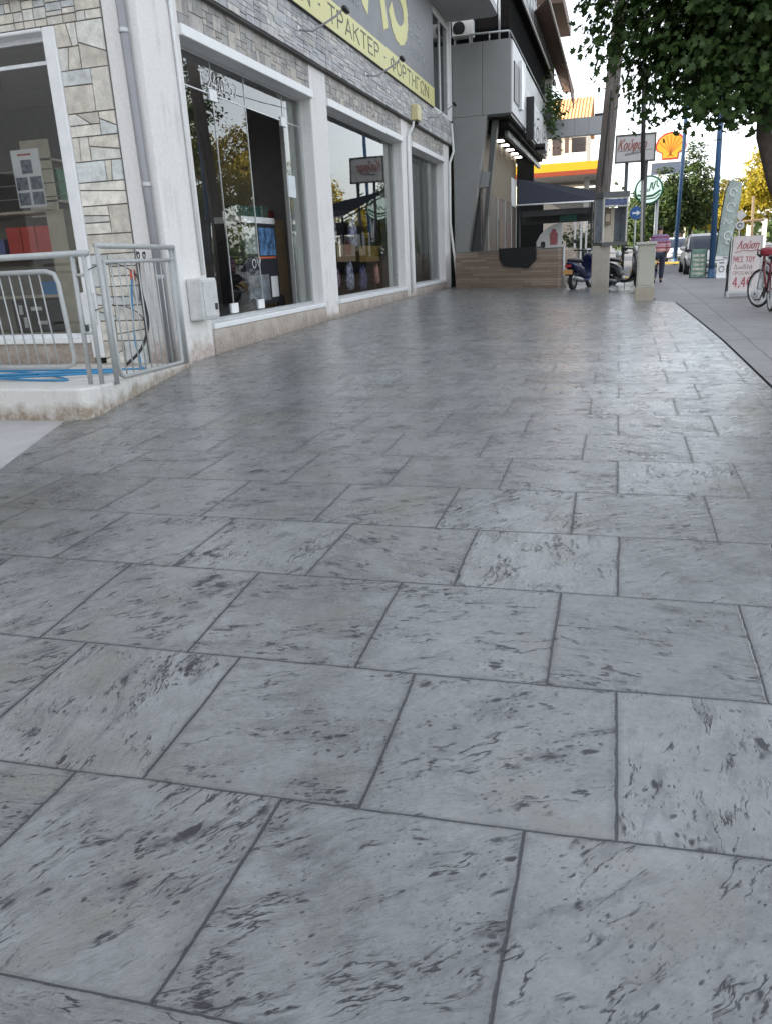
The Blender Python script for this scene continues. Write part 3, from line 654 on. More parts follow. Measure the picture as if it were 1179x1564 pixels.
# second street window: bags on a dark board
bd = MB(); bd.box(-6.12, -6.06, 15.2, 20.4, .2, 2.1); tag(bd.build('display_board', M_black), 'black display board behind the second window', 'display board')
goods('carton', (-6.05, -5.85, 16.8, 18.1, .98, 1.35), mat('brown_carton', (.42, .29, .19), .7), 'pale brown carton in the middle of the second window', 'carton')
goods('carton', (-6.05, -5.85, 18.4, 20.1, .95, 1.32), mat('ochre_carton', (.34, .22, .05), .7), 'ochre carton at the far side of the second window', 'carton')
def bag(y, z0, z1, w_, m, label):
    b = empty('bag', (-5.92, y, z0), label, 'bag', 'bags hanging in the second window')
    s = MB(); H = z1 - z0; rr = []
    for k, (hh, ww, dd) in enumerate(((0, .6, .5), (.06, .9, .9), (.35, 1, 1), (.7, .8, .8), (.9, .45, .5), (1, .2, .25))):
        rr.append([(-5.92 + .09 * dd * math.sin(a) , y + w_ / 2 * ww * math.cos(a), z0 + hh * H) for a in [2 * math.pi * i / 12 for i in range(12)]])
    s.rings(rr); s.build('bag_body', m, b, smooth=True)
    s = MB(); s.tube([(-5.88, y - w_ * .2, z0 + H * .85), (-5.90, y - .03, z1 + .2), (-5.90, y + .03, z1 + .2), (-5.88, y + w_ * .2, z0 + H * .85)], .014, 6); s.build('strap', M_black, b)
M_b1 = mat('bag_print_blue', (.60, .62, .85), .7, var=.9, scale=11); M_b2 = mat('bag_print_grey', (.75, .75, .80), .7, var=1., scale=13); M_b3 = mat('bag_pink', (.8, .38, .33), .7, var=.5); M_b4 = mat('bag_navy', (.14, .16, .32), .7, var=.9); M_b5 = mat('bag_violet', (.45, .28, .45), .7, var=1., scale=15)
bag(16.7, 1.38, 1.98, .55, M_b2, 'grey patterned bag hanging above the pale brown carton'); bag(18.15, 1.30, 1.98, .6, M_b1, 'blue and white bag hanging between the two cartons')
bag(15.6, .35, .98, .42, M_b2, 'grey patterned bag hanging low by the near jamb'); bag(16.7, .45, .92, .7, M_b5, 'violet bag hanging below the pale brown carton')
bag(17.75, .35, 1.05, .5, M_b1, 'blue and white bag hanging low under the upper blue one'); bag(18.75, .3, .92, .6, M_b4, 'navy bag with white trim hanging below the ochre carton'); bag(19.9, .4, .93, .32, M_b3, 'narrow pink bag hanging at the far side')
cu_ = MB()
for k in range(16):
    y = 21.6 + k * .25; cu_.tube([(-5.95 + .03 * (k % 2), y, .21), (-5.95 + .03 * (k % 2), y, 3.6)], .12, 6)
tag(cu_.build('curtain', mat('grey_green_curtain', (.20, .225, .22), .8), smooth=True), 'grey green pleated curtain behind the third window', 'curtain')

# ------------------------------------------------------------------ railings on the platform
rl = empty('railing', (-5.4, 6.1, .04), 'grey tubular railing with a rounded panel on the front edge of the platform', 'railing')
RY = 6.15
def rt(pts, r, name, parent, m=M_railp, n=10): s = MB(); s.tube(pts, r, n); return s.build(name, m, parent, smooth=True)
rt([(-9.5, RY, 1.172), (-4.44, RY, 1.18)], .028, 'top_rail', rl)
pn = [(-9.5, RY, 1.045), (-4.90, RY, 1.045), (-4.82, RY, 1.02), (-4.79, RY, .94), (-4.75, RY, .28), (-4.77, RY, .22), (-4.84, RY, .2), (-9.5, RY, .2)]
rt(pn, .022, 'panel_frame', rl)
x = -4.93
while x > -8.2: rt([(x - .05, RY, 1.04), (x, RY, .2)], .007, 'baluster', rl, n=6); x -= .108
for xx in (-4.62, -4.50): rt([(xx + .02, RY, 1.18), (xx, RY, .035)], .022, 'post', rl)
for z in (1.0, .5): rt([(-4.6, RY, z), (-4.50, RY, z)], .014, 'bracket', rl)
gt = empty('gate', (-4.85, 7.5, -.03), 'grey tubular gate with a scroll ornament, set at an angle beside the corner pillar', 'gate')
A = Vector((-4.50, 6.38, 0)); B = Vector((-5.10, 8.72, 0)); D = (B - A).normalized(); L = (B - A).length
def gp(s_, z): q = A + D * s_; return (q.x, q.y, z)
rt([gp(-.02, 1.245), gp(L, 1.255)], .028, 'top_rail', gt)
rt([gp(.1, 1.105), gp(L - .06, 1.115)], .02, 'second_rail', gt)
gfr = [gp(.10, 1.1), gp(.10, .16), gp(.13, .07), gp(.22, .04), gp(L - .24, -.07), gp(L - .2, -.06), gp(L - .2, 1.1)]
rt(gfr, .022, 'gate_frame', gt)
rt([gp(0, 1.245), gp(0, .0)], .024, 'post', gt); rt([gp(L - .13, 1.25), gp(L - .13, -.1)], .022, 'post', gt); rt([gp(L, 1.255), gp(L, -.12)], .026, 'post', gt)
n = 11
for i in range(1, n): q = .1 + (L - .3) * i / n; rt([gp(q, 1.105), gp(q, .04 - .11 * i / n)], .007, 'baluster', gt, n=6)
for sgn in (-1, 1):
    c = L * .5; pts = []
    for k in range(20):
        a = k * .36; r = .012 + .0022 * k; pts.append(gp(c + sgn * (.085 + r * math.cos(a)), 1.175 + r * math.sin(a)))
    rt(pts, .006, 'scroll', gt, M_black, 6)
# hose, cables on the platform
def curve_thing(name, pts, r, m, label, cat, sm=6):
    P = [Vector(p) for p in pts]; out = []
    for i in range(len(P) - 1):
        p0, p1, p2, p3 = P[max(i - 1, 0)], P[i], P[i + 1], P[min(i + 2, len(P) - 1)]
        for k in range(sm):
            t = k / sm; out.append(.5 * ((2 * p1) + (p2 - p0) * t + (2 * p0 - 5 * p1 + 4 * p2 - p3) * t * t + (3 * p1 - p0 - 3 * p2 + p3) * t ** 3))
    out.append(P[-1]); s = MB(); s.tube(out, r, 8); return tag(s.build(name, m, smooth=True), label, cat)
hp = []
for i in range(20):
    x = -8.2 + 3.1 * (.5 + .5 * math.sin(i * 1.25 + .5 * math.sin(i * 1.3))); y = 6.75 + .5 * math.sin(i * 1.7) + .25 * rnd.random(); hp.append((x, y, pz(y) + .012 + .012 * (i % 3)))
hp += [(-5.3, 7.6, pz(7.6) + .02), (-5.5, 8.3, pz(8.3) + .02), (-5.72, 8.6, .2), (-5.75, 8.72, .75), (-5.76, 8.8, .95)]
M_hose = mat('blue_hose', (.04, .22, .42), .4)
curve_thing('hose', hp, .011, M_hose, 'blue garden hose lying in loops on the platform behind the railing', 'hose')
s = MB(); s.tube([(-5.76, 8.8, .9), (-5.77, 8.83, 1.02)], .03, 10); tag(s.build('hose_connector', mat('red_orange_plastic', (.6, .09, .04), .4), smooth=True), 'red orange hose tap connector on the pillar behind the gate', 'connector')
curve_thing('cable', [(-5.66, 8.82, 1.12), (-5.6, 8.7, .8), (-5.5, 8.6, .4), (-5.55, 8.45, .1), (-5.7, 8.3, pz(8.3) + .01)], .018, M_black, 'black cable hanging down behind the gate', 'cable')
for i, (z, l) in enumerate(((1.05, 'upper'), (.55, 'lower'))):
    curve_thing('wire', [(-6.4, Y0 - .05, z), (-6.1, Y0 - .12, z + .06), (-5.85, Y0 - .12, z + .03), (-5.7, Y0 - .05, z - .12), (-5.72, Y0 - .04, z - .4)], .006, M_black, l + ' loose thin wire in front of the stone wall behind the gate', 'wire')

# balcony of the corner shop over its far end
s = MB(); ar = [(-3.95 + .25 * math.sin(a), 26.1 + .25 * math.cos(a)) for a in [k * math.pi / 12 for k in range(0, 7)]]
pgn = [(XF + .001, 21.5), (XF + .001, 26.345)] + ar + [(-3.70, 21.5)]
s.hexa([(a, b, 7.66) for a, b in pgn], [(a, b, 7.86) for a, b in pgn]); s.build('balcony', mat('balcony_soffit', (.42, .425, .43), .8), shop)
s = MB(); s.box(-3.79, -3.70, 21.5, 26.1, 7.861, 8.9); s.build('parapet', M_wtrim, shop)

# ------------------------------------------------------------------ cafe building
cafe = empty('cafe_building', (-5, 33, 0), 'grey panelled cafe building with a projecting upper box, slanted pillar and dark upper floors', 'building')
def cpart(name, m, *bx, bevel=0, par=None):
    s = MB()
    for b in bx: s.box(*b)
    return s.build(name, m, par or cafe, bevel=bevel)
cpart('canopy', M_cladp, (-5.17, -4.212, 26.45, 39.4, 5.07, 7.08), (-4.204, -3.34, 26.45, 39.4, 5.07, 7.08), bevel=.012)
cpart('canopy_edge', M_black, (-5.17, -3.335, 26.46, 39.5, 5.0, 5.066))
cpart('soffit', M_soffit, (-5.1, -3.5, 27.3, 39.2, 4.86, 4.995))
cpart('gutter', M_cladp, (-3.78, -3.66, 28.4, 40, 4.66, 4.855))
ml = mat_glow('lamp_glow', (1., .97, .9), 2.2)
for y in (30.8, 32.15, 33.65, 35.1, 36.4): cpart('soffit_light', ml, (-4.38, -4.14, y - .22, y + .22, 4.835, 4.862))
M27 = frame((0, 26.9, 0), (1, 0, 0), (0, 0, 1))
s = MB(M27); s.prism([(-5.14, -.2), (-4.66, -.2), (-4.70, 1.08), (-4.06, 5.068), (-5.14, 5.068)], .45); s.build('slanted_pillar', M_cladp, cafe, bevel=.01)
M272 = frame((0, 27.25, 0), (1, 0, 0), (0, 0, 1))
s = MB(M272); s.prism([(-4.46, .2), (-4.30, .2), (-4.28, 1.08), (-3.80, 4.99), (-3.98, 4.99)], .3); s.build('slanted_post', M_cladd, cafe)
s = MB(M272); s.prism([(-4.50, 3.02), (-4.12, 3.05), (-4.04, 3.5), (-4.40, 3.52)], .33); s.build('tie_block', M_cladp, cafe)
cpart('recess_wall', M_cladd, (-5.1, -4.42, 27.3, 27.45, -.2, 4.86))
cpart('facade', M_brown, (-4.6, -4.4, 27.5, 37, -.2, 2.95)); cpart('fascia_panel', mat('beige_fascia', (.13, .095, .05), .6), (-4.6, -4.39, 27.5, 36.6, 2.951, 4.855))
for y in (28.6, 30.9, 33.0, 34.9, 36.7): cpart('mullion', M_alu, (-4.41, -4.36, y, y + .07, -.2, 2.95))
for y in (31.2, 33.2):
    cpart('door', mat('red_brown_wood', (.09, .038, .028), .45, var=.3), (-4.4, -4.37, y + .1, y + 1.55, 0, 2.2))
cpart('paper_notice', M_whsign, (-4.388, -4.36, 34.9, 36.5, 2.85, 3.95))
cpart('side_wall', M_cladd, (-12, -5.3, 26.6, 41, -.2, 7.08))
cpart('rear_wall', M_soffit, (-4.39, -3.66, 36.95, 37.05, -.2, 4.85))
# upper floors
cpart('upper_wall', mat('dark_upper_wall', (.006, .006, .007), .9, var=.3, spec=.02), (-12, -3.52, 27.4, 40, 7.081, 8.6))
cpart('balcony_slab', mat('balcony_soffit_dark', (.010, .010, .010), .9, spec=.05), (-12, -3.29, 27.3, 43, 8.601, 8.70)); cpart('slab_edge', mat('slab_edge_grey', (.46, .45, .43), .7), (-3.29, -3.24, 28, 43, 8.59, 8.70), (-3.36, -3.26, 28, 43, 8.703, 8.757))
cpart('parapet', mat('parapet_grey', (.38, .385, .39), .6), (-3.38, -3.30, 29.0, 42.5, 8.761, 9.65), (-5.2, -3.38, 28.9, 29.0, 8.761, 9.65))
for k in range(14): cpart('parapet_bar', M_galv, (-3.295, -3.27, 29.4 + k * .95, 29.45 + k * .95, 8.761, 9.8))
cpart('upper_wall', M_cladd, (-12, -4.4, 27.6, 43, 8.77, 13))
cpart('roof_eave', mat('brown_eave', (.16, .10, .075), .7), (-5, -2.78, 40, 46, 11.3, 11.75)); cpart('column', mat('balcony_column', (.55, .53, .50), .7), (-3.7, -3.3, 41.2, 41.7, 7.09, 8.6))
cpart('column', M_cladp, (-3.9, -3.4, 41.3, 44, 8.77, 11.29))
s = MB(); s.tube([(-5.15, 26.55, 7.33), (-3.42, 26.55, 7.30), (-3.40, 26.6, 7.10)], .03, 8); s.tube([(-3.40, 26.7, 7.32), (-3.40, 40, 7.32)], .025, 8)
for x in (-4.6, -4.0): s.tube([(x, 26.55, 7.08), (x, 26.55, 7.32)], .02, 6)
s.build('handrail', M_galv, cafe, smooth=True)
s = MB(); s.tube([(-3.74, 26.85, 7.08), (-3.74, 26.85, 8.6)], .03, 8); s.build('post', M_galv, cafe, smooth=True)
s = MB(); a = [(-3.3, 33, 9.3), (-2.62, 30.2, 8.95), (-2.60, 46, 8.72), (-3.3, 49, 9.25)]
s.hexa(a, [(p[0], p[1], p[2] + .05) for p in a]); s.hexa([(-2.62, 40.5, 8.80), (-2.6, 46, 8.72), (-2.62, 46.8, 8.1)], [(-2.57, 40.5, 8.80), (-2.55, 46, 8.72), (-2.57, 46.8, 8.1)])
s.build('awning', mat('brown_awning', (.15, .085, .060), .8, var=.1), cafe)
s = MB(); s.tube([(-2.58, 30.2, 8.99), (-2.56, 46, 8.76)], .045, 8); s.build('awning_trim', mat('awning_trim', (.62, .58, .52), .6), cafe, smooth=True)
# cross beam over the terrace with its post
cpart('cross_beam', mat('beam_grey', (.34, .35, .36), .4, .3, .08), *[(-3.335 + k * .62, -3.335 + k * .62 + .612, 38.9, 39.35, 5.80, 6.51) for k in range(4)])
s = MB(); s.tube([(-.82, 39.15, 0), (-.82, 39.15, 6.8)], .065, 8); s.build('beam_post', M_black, cafe, smooth=True)
s = MB(); s.box(-1.25, -.76, 39.0, 39.3, 6.52, 6.63); s.build('beam_lamp', M_black, cafe)
# signs on the street side of the box
ws = empty('cafe_sign', (-3.3, 29, 5.1), 'white cafe sign boards with black lettering on the street side of the grey box', 'cafe sign')
def spart(name, m, *bx):
    s = MB()
    for b in bx: s.box(*b)
    return s.build(name, m, ws)
spart('board', mat('cafe_board', (.58, .58, .585), .5, var=.1), (-3.339, -3.30, 26.5, 30.2, 5.1, 7.05), (-3.339, -3.29, 30.2, 39.5, 5.1, 6.35))
spart('black_panel', M_black, (-3.30, -3.27, 26.85, 28.1, 5.45, 6.55))
s = MB(frame((-3.30, 28.15, 5.4), (0, 1, 0), (0, 0, 1))); s.prism([(.0, 0), (.5, .02), (.75, .35), (.8, .7), (.7, 1.1), (.3, 1.35), (0, 1.4)], .1); s.build('oval_light', M_whsign, ws)
spart('black_bar', M_black, (-3.29, -3.02, 30.3, 30.5, 4.75, 6.1))
text('lettering', 'κους', face_street(-3.288, 32.6, 5.2), 5.4, .75, M_ink, ws)
s = MB(frame((-3.288, 31.2, 5.4), (0, 1, 0), (0, 0, 1)))
for k in range(5): s.tube([(.1 + k * .22, .05, .02), (.2 + k * .2, .35 + .1 * (k % 2), .02), (.4 + k * .1, .7 - .05 * k, .02)], .06, 6)
s.build('red_mark', mat('sign_dusty_red', (.40, .22, .22), .6), ws)
spart('black_bracket', M_black, (-3.29, -2.9, 33.6, 33.7, 4.72, 4.98), (-3.29, -2.95, 33.6, 35.2, 4.78, 4.84))
ac = empty('air_conditioner', (-4.9, 27, 7.34), 'white air conditioner unit on the grey box by the dark upper wall', 'air conditioner')
s = MB(); s.box(-5.2, -4.55, 26.85, 27.2, 7.36, 7.82); s.build('case', M_pvc, ac, bevel=.02)
s = MB(); s.lathe([(.19, 0), (.19, .012), (.0, .012)], (-4.98, 26.835, 7.59), 'y', 20); s.build('fan_grille', M_black, ac)
s = MB(); s.box(-5.15, -5.1, 26.9, 27.15, 7.081, 7.36); s.box(-4.65, -4.6, 26.9, 27.15, 7.081, 7.36); s.build('foot', M_galv, ac)

# terrace: clad low wall, cloth, awning, banner
W0 = Vector((-5.05, 26.0, 0)); W1 = Vector((-1.45, 22.86, 0)); wd = (W1 - W0).normalized(); wn = Vector((wd.y, -wd.x, 0))
if wn.y > 0: wn = -wn
M_plk = mat_planks('wood_look_planks', ((.31, .225, .175), (.48, .38, .30), (.20, .145, .115)))
tw = empty('terrace_wall', tuple((W0 + W1) / 2), 'low terrace wall clad in brown wood look planks in front of the grey cafe', 'wall')
def slab(p, q, n, th, z0, z1, m, name, par):
    s = MB(); s.hexa([(p + n * a)[:2] + (z0,) for a in (0,)] and [(*(p)[:2], z0), (*(q)[:2], z0), (*(q - n * th)[:2], z0), (*(p - n * th)[:2], z0)], [(*(p)[:2], z1), (*(q)[:2], z1), (*(q - n * th)[:2], z1), (*(p - n * th)[:2], z1)])
    return s.build(name, m, par)
slab(W0, W1, wn, .16, -.1, 1.05, M_plk, 'cladding', tw); slab(W0 + wn * .01, W1 + wn * .01, wn, .18, 1.052, 1.085, M_cladp, 'capping', tw)
slab(Vector((-1.44, 22.9, 0)), Vector((-1.44, 35, 0)), Vector((1, 0, 0)), .14, -.1, 1.03, M_plk, 'cladding', tw)
slab(Vector((-1.43, 22.9, 0)), Vector((-1.43, 35, 0)), Vector((1, 0, 0)), .16, 1.032, 1.06, M_cladp, 'capping', tw)
s = MB(); s.tube([(-1.42, 22.8, -.1), (-1.42, 22.8, 1.13)], .03, 8); s.build('end_post', M_galv, tw, smooth=True)
fn = empty('fence', (-1.44, 37, 0), 'small red brown slatted fence behind the blue scooter', 'fence')
for k in range(9): s = MB(); s.box(-1.46, -1.42, 35.1 + k * .45, 35.4 + k * .45, 0, 1.0); s.build('slat', M_brown, fn)
s = MB(); s.box(-1.41, -1.38, 35.05, 39.2, .85, .93); s.build('rail', M_red, fn)
def onwall(x, off=.0): t = (x - W0.x) / wd.x; p = W0 + wd * t + wn * off; return p
out = [(-3.38, 1.10), (-2.22, 1.10), (-2.22, .80), (-2.46, .56), (-3.24, .62), (-3.38, .82)]
s = MB(); s.hexa([(*onwall(x, .02)[:2], z) for x, z in out], [(*onwall(x, .07)[:2], z) for x, z in out]); s.hexa([(*onwall(x, -.3)[:2], 1.095) for x in (-3.38, -2.22)] + [(*onwall(x, .065)[:2], 1.095) for x in (-2.22, -3.38)], [(*onwall(x, -.3)[:2], 1.13) for x in (-3.38, -2.22)] + [(*onwall(x, .065)[:2], 1.13) for x in (-2.22, -3.38)])
tag(s.build('cloth', mat('charcoal_cloth', (.024, .025, .027), .8, bump=.2)), 'charcoal cloth hung over the top of the brown terrace wall', 'cloth')
M_navy = mat('navy_fabric', (.026, .030, .042), .9, var=.08, spec=.12)
na = empty('awning', (-2, 25.5, 2.3), 'dark navy terrace awning with a white front edge', 'awning')
s = MB(); top = [(-2.84, 24.2, 2.30), (-.72, 24.2, 2.28), (-.60, 26.3, 2.62), (-2.62, 28.0, 3.14), (-3.28, 28.0, 3.26)]
s.hexa(top, [(p[0], p[1], p[2] + .03) for p in top]); s.build('fabric', M_navy, na)
s = MB(); s.tube([(-2.86, 24.17, 2.29), (-.70, 24.17, 2.27)], .022, 8); s.build('front_bar', M_whsign, na, smooth=True)
s = MB(); s.box(-2.84, -.75, 24.6, 24.66, 1.98, 2.14); s.build('valance', M_black, na)
s = MB(); s.box(-2.9, -.72, 25.8, 25.86, 1.80, 2.05); s.build('valance', M_black, na)
s = MB()
for x in (-.76, -2.8): s.tube([(x, 24.25, 0), (x, 24.25, 2.28)], .03, 8)
s.tube([(-2.8, 24.25, 2.2), (-3.2, 27.9, 3.1)], .02, 6); s.tube([(-.76, 24.25, 2.2), (-.66, 26.2, 2.58)], .02, 6); s.build('frame', M_black, na, smooth=True)
gs = MB(); gs.box(-1.75, -1.25, 25.7, 25.78, 1.83, 2.0); tag(gs.build('hanging_sign', mat('dark_teal', (.02, .10, .08), .5)), 'small dark green sign hanging under the navy awning', 'sign')
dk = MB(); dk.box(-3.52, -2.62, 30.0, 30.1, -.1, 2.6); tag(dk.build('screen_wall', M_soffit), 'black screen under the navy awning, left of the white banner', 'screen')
bn = empty('banner', (-2.1, 27, 0), 'white terrace banner with a curved corner and a red bottle on it', 'banner')
bm_ = face_cam(0, 27.0, 0)
s = MB(bm_); s.prism([(-2.55, .9), (-1.78, .9), (-1.78, 1.84), (-2.0, 1.80), (-2.25, 1.68), (-2.45, 1.5), (-2.55, 1.3)], .02); s.build('sheet', M_whsign, bn)
s = MB(face_cam(0, 26.975, 0)); s.prism([(-2.12, 1.18), (-1.90, 1.18), (-1.88, 1.5), (-1.93, 1.56), (-1.96, 1.66), (-2.06, 1.66), (-2.09, 1.56), (-2.14, 1.5)], .006); s.build('bottle_print', mat('faded_red_print', (.48, .16, .18), .6), bn)
s = MB(face_cam(0, 26.975, 0)); s.prism([(-2.42, 1.1), (-2.28, 1.1), (-2.28, 1.27), (-2.35, 1.3), (-2.42, 1.26)], .006); s.build('dark_print', M_black, bn)
s = MB(); s.tube([(-2.56, 27.01, 0), (-2.56, 27.01, 1.3)], .015, 6); s.tube([(-1.77, 27.01, 0), (-1.77, 27.01, 1.86)], .015, 6); s.build('stake', M_galv, bn)
for i, x in enumerate((-1.55, -1.33, -1.15)):
    s = MB(); s.box(x - .035, x + .035, 31.0, 31.1, 0, 2.0); tag(s.build('terrace_post', M_whsign), ('left', 'middle', 'right')[i] + ' one of three white posts among plants under the navy awning', 'post', 'white terrace posts')

# ------------------------------------------------------------------ street furniture
pole = empty('utility_pole', (-.42, 20.6, 0), 'leaning brown utility pole rising behind the telephone booth into the leaves', 'utility pole')
s = MB(); s.tube([(-.40, 20.6, -.1), (-.425, 20.6, 1.6), (-.425, 20.6, 2.2), (-.26, 20.6, 4.86), (-.05, 20.6, 8.0)], [.18, .18, .178, .155, .13], 16)
t = NT('weathered_pole'); p = t.pos(); x, y, z = t.sep(p)
gr = t.noise(t.comb(t.math('MULTIPLY', x, 30), t.math('MULTIPLY', y, 30), t.math('MULTIPLY', z, 1.2)), 1., 5, .65)
t.bsdf(t.mix(t.ramp(gr, .35, .65), (.085, .070, .062), (.19, .165, .15)), .85, normal=t.bump(gr, .5, .02)); s.build('shaft', t.done(), pole, smooth=True)
s = MB(); s.tube([(-.44, 20.4, 2.4), (-.30, 20.42, 4.4)], .02, 6); s.build('cable_guard', M_black, pole)
tp = empty('thin_pole', (.45, 17.3, 0), 'thin dark metal pole behind the cream cabinet, reaching up into the tree', 'pole')
s = MB(); s.tube([(.472, 17.3, -.05), (.40, 17.3, 2.25)], .024, 8); s.build('lower_tube', mat('pole_pale_grey', (.33, .32, .29), .5), tp, smooth=True)
s = MB(); s.tube([(.40, 17.3, 2.25), (.28, 17.3, 5.6)], .042, 8); s.build('upper_tube', mat('pole_dark', (.07, .068, .066), .6), tp, smooth=True)
cb = empty('cabinet', (.54, 16.9, -.03), 'cream metal cabinet on a plinth at the end of the grey pavement', 'cabinet')
M_cab = mat('cream_cabinet', (.47, .455, .39), .5, var=.08)
s = MB(); s.box(.355, .725, 16.74, 17.08, -.06, .22); s.build('plinth', mat('cabinet_plinth', (.40, .36, .29), .8), cb, bevel=.01)
s = MB(); s.box(.375, .705, 16.76, 17.06, .221, 1.03); s.build('box_body', M_cab, cb, bevel=.01)
s = MB(); s.box(.40, .68, 16.748, 16.759, .27, .99); s.build('door', M_cab, cb, bevel=.004)
s = MB(); s.box(.335, .725, 16.71, 17.1, 1.031, 1.085); s.build('lid', mat('cabinet_lid', (.52, .51, .45), .55), cb, bevel=.012)

ph = empty('telephone_booth', (-.3, 19.6, 0), 'open telephone booth with a blue header, on a concrete pedestal', 'telephone booth')
M_ped = mat_concrete('pedestal_concrete', (.36, .325, .28), crack=False)
s = MB(); s.box(-.575, -.18, 19.42, 19.85, -.08, 1.06); s.build('pedestal', M_ped, ph, bevel=.015)
bmx = frame((-.36, 19.32, 1.08), (math.cos(.42), math.sin(.42), 0), (-math.sin(.42), math.cos(.42), 0))
M_bfr = mat('booth_frame', (.46, .45, .42), .45, .15); M_bgl = mat('booth_tinted_panel', (.20, .225, .265), .22, var=.25, scale=5)
def bp(name, m, *bx):
    s = MB(bmx)
    for b in bx: s.box(*b)
    return s.build(name, m, ph)
bp('tray', M_cladd, (-.01, .6, -.01, .5, -.03, .05)); bp('roof', mat('booth_roof', (.10, .105, .11), .5), (-.015, .61, -.015, .51, 1.0, 1.12))
bp('frame', M_bfr, (0, .035, 0, .035, .05, 1.0), (.555, .59, 0, .035, .05, 1.0), (0, .035, .455, .49, .05, 1.0), (.555, .59, .455, .49, .05, 1.0), (.035, .555, 0, .03, .80, .83), (.035, .555, 0, .03, .97, 1.0))
bp('header', mat('header_blue', (.055, .085, .20), .4, var=.5, scale=14), (.04, .55, -.006, .02, .835, .965))
bp('back_panel', mat('booth_cream', (.66, .59, .47), .5), (.05, .40, .30, .32, .05, .79)); bp('side_glass', M_bgl, (.01, .02, .04, .45, .06, .97)); bp('side_glass', M_bgl, (.57, .58, .04, .45, .06, .97)); bp('side_glass', M_bgl, (.41, .55, .32, .33, .06, .79))
tb = bp('telephone', mat('phone_brown', (.16, .11, .075), .5), (.08, .27, .20, .298, .42, .78)); 
s = MB(bmx); s.box(.14, .25, .192, .199, .50, .66); s.build('keypad', mat('phone_beige', (.42, .36, .26), .5), tb)
s = MB(bmx); s.tube([(.11, .19, .48), (.11, .17, .52), (.11, .17, .68), (.11, .19, .72)], .022, 8); s.build('handset', M_black, tb, smooth=True)

# two wheelers
def wheel(par, M, c, R, tw, name='wheel', spokes=0, rim=None):
    s = MB(M); pts = [(c[0] + R * math.cos(a), c[1], c[2] + R * math.sin(a)) for a in [2 * math.pi * k / 28 for k in range(28)]]
    s.tube(pts, tw, 8, closed=True); w_ = s.build(name, M_tyre, par, smooth=True)
    s = MB(M)
    if spokes:
        s.tube([(c[0] + (R - tw * 1.2) * math.cos(a), c[1], c[2] + (R - tw * 1.2) * math.sin(a)) for a in [2 * math.pi * k / 28 for k in range(28)]], tw * .6, 6, closed=True)
        for k in range(spokes):
            a = 2 * math.pi * k / spokes; s.tube([(c[0], c[1] + .02 * (-1) ** k, c[2]), (c[0] + R * math.cos(a), c[1], c[2] + R * math.sin(a))], .003, 4)
        s.lathe([(.02, -.035), (.02, .035)], c, 'y', 10)
    else: s.lathe([(R * .75, -tw * .6), (R * .8, -tw * .3), (R * .3, -tw * .8), (R * .25, tw * .8), (R * .8, tw * .3), (R * .75, tw * .6)], c, 'y', 20)
    s.build('rim', rim or M_alu, w_, smooth=not spokes)
    return w_
def loft(M, secs, n=14):                    # secs: (x, y, z, half width, half height)
    s = MB(M); rr = []
    for (x, y, z, w_, h) in secs:
        rr.append([(x, y + w_ * math.copysign(abs(math.cos(a)) ** .75, math.cos(a)), z + h * math.copysign(abs(math.sin(a)) ** .75, math.sin(a))) for a in [2 * math.pi * k / n for k in range(n)]])
    return s.rings(rr)
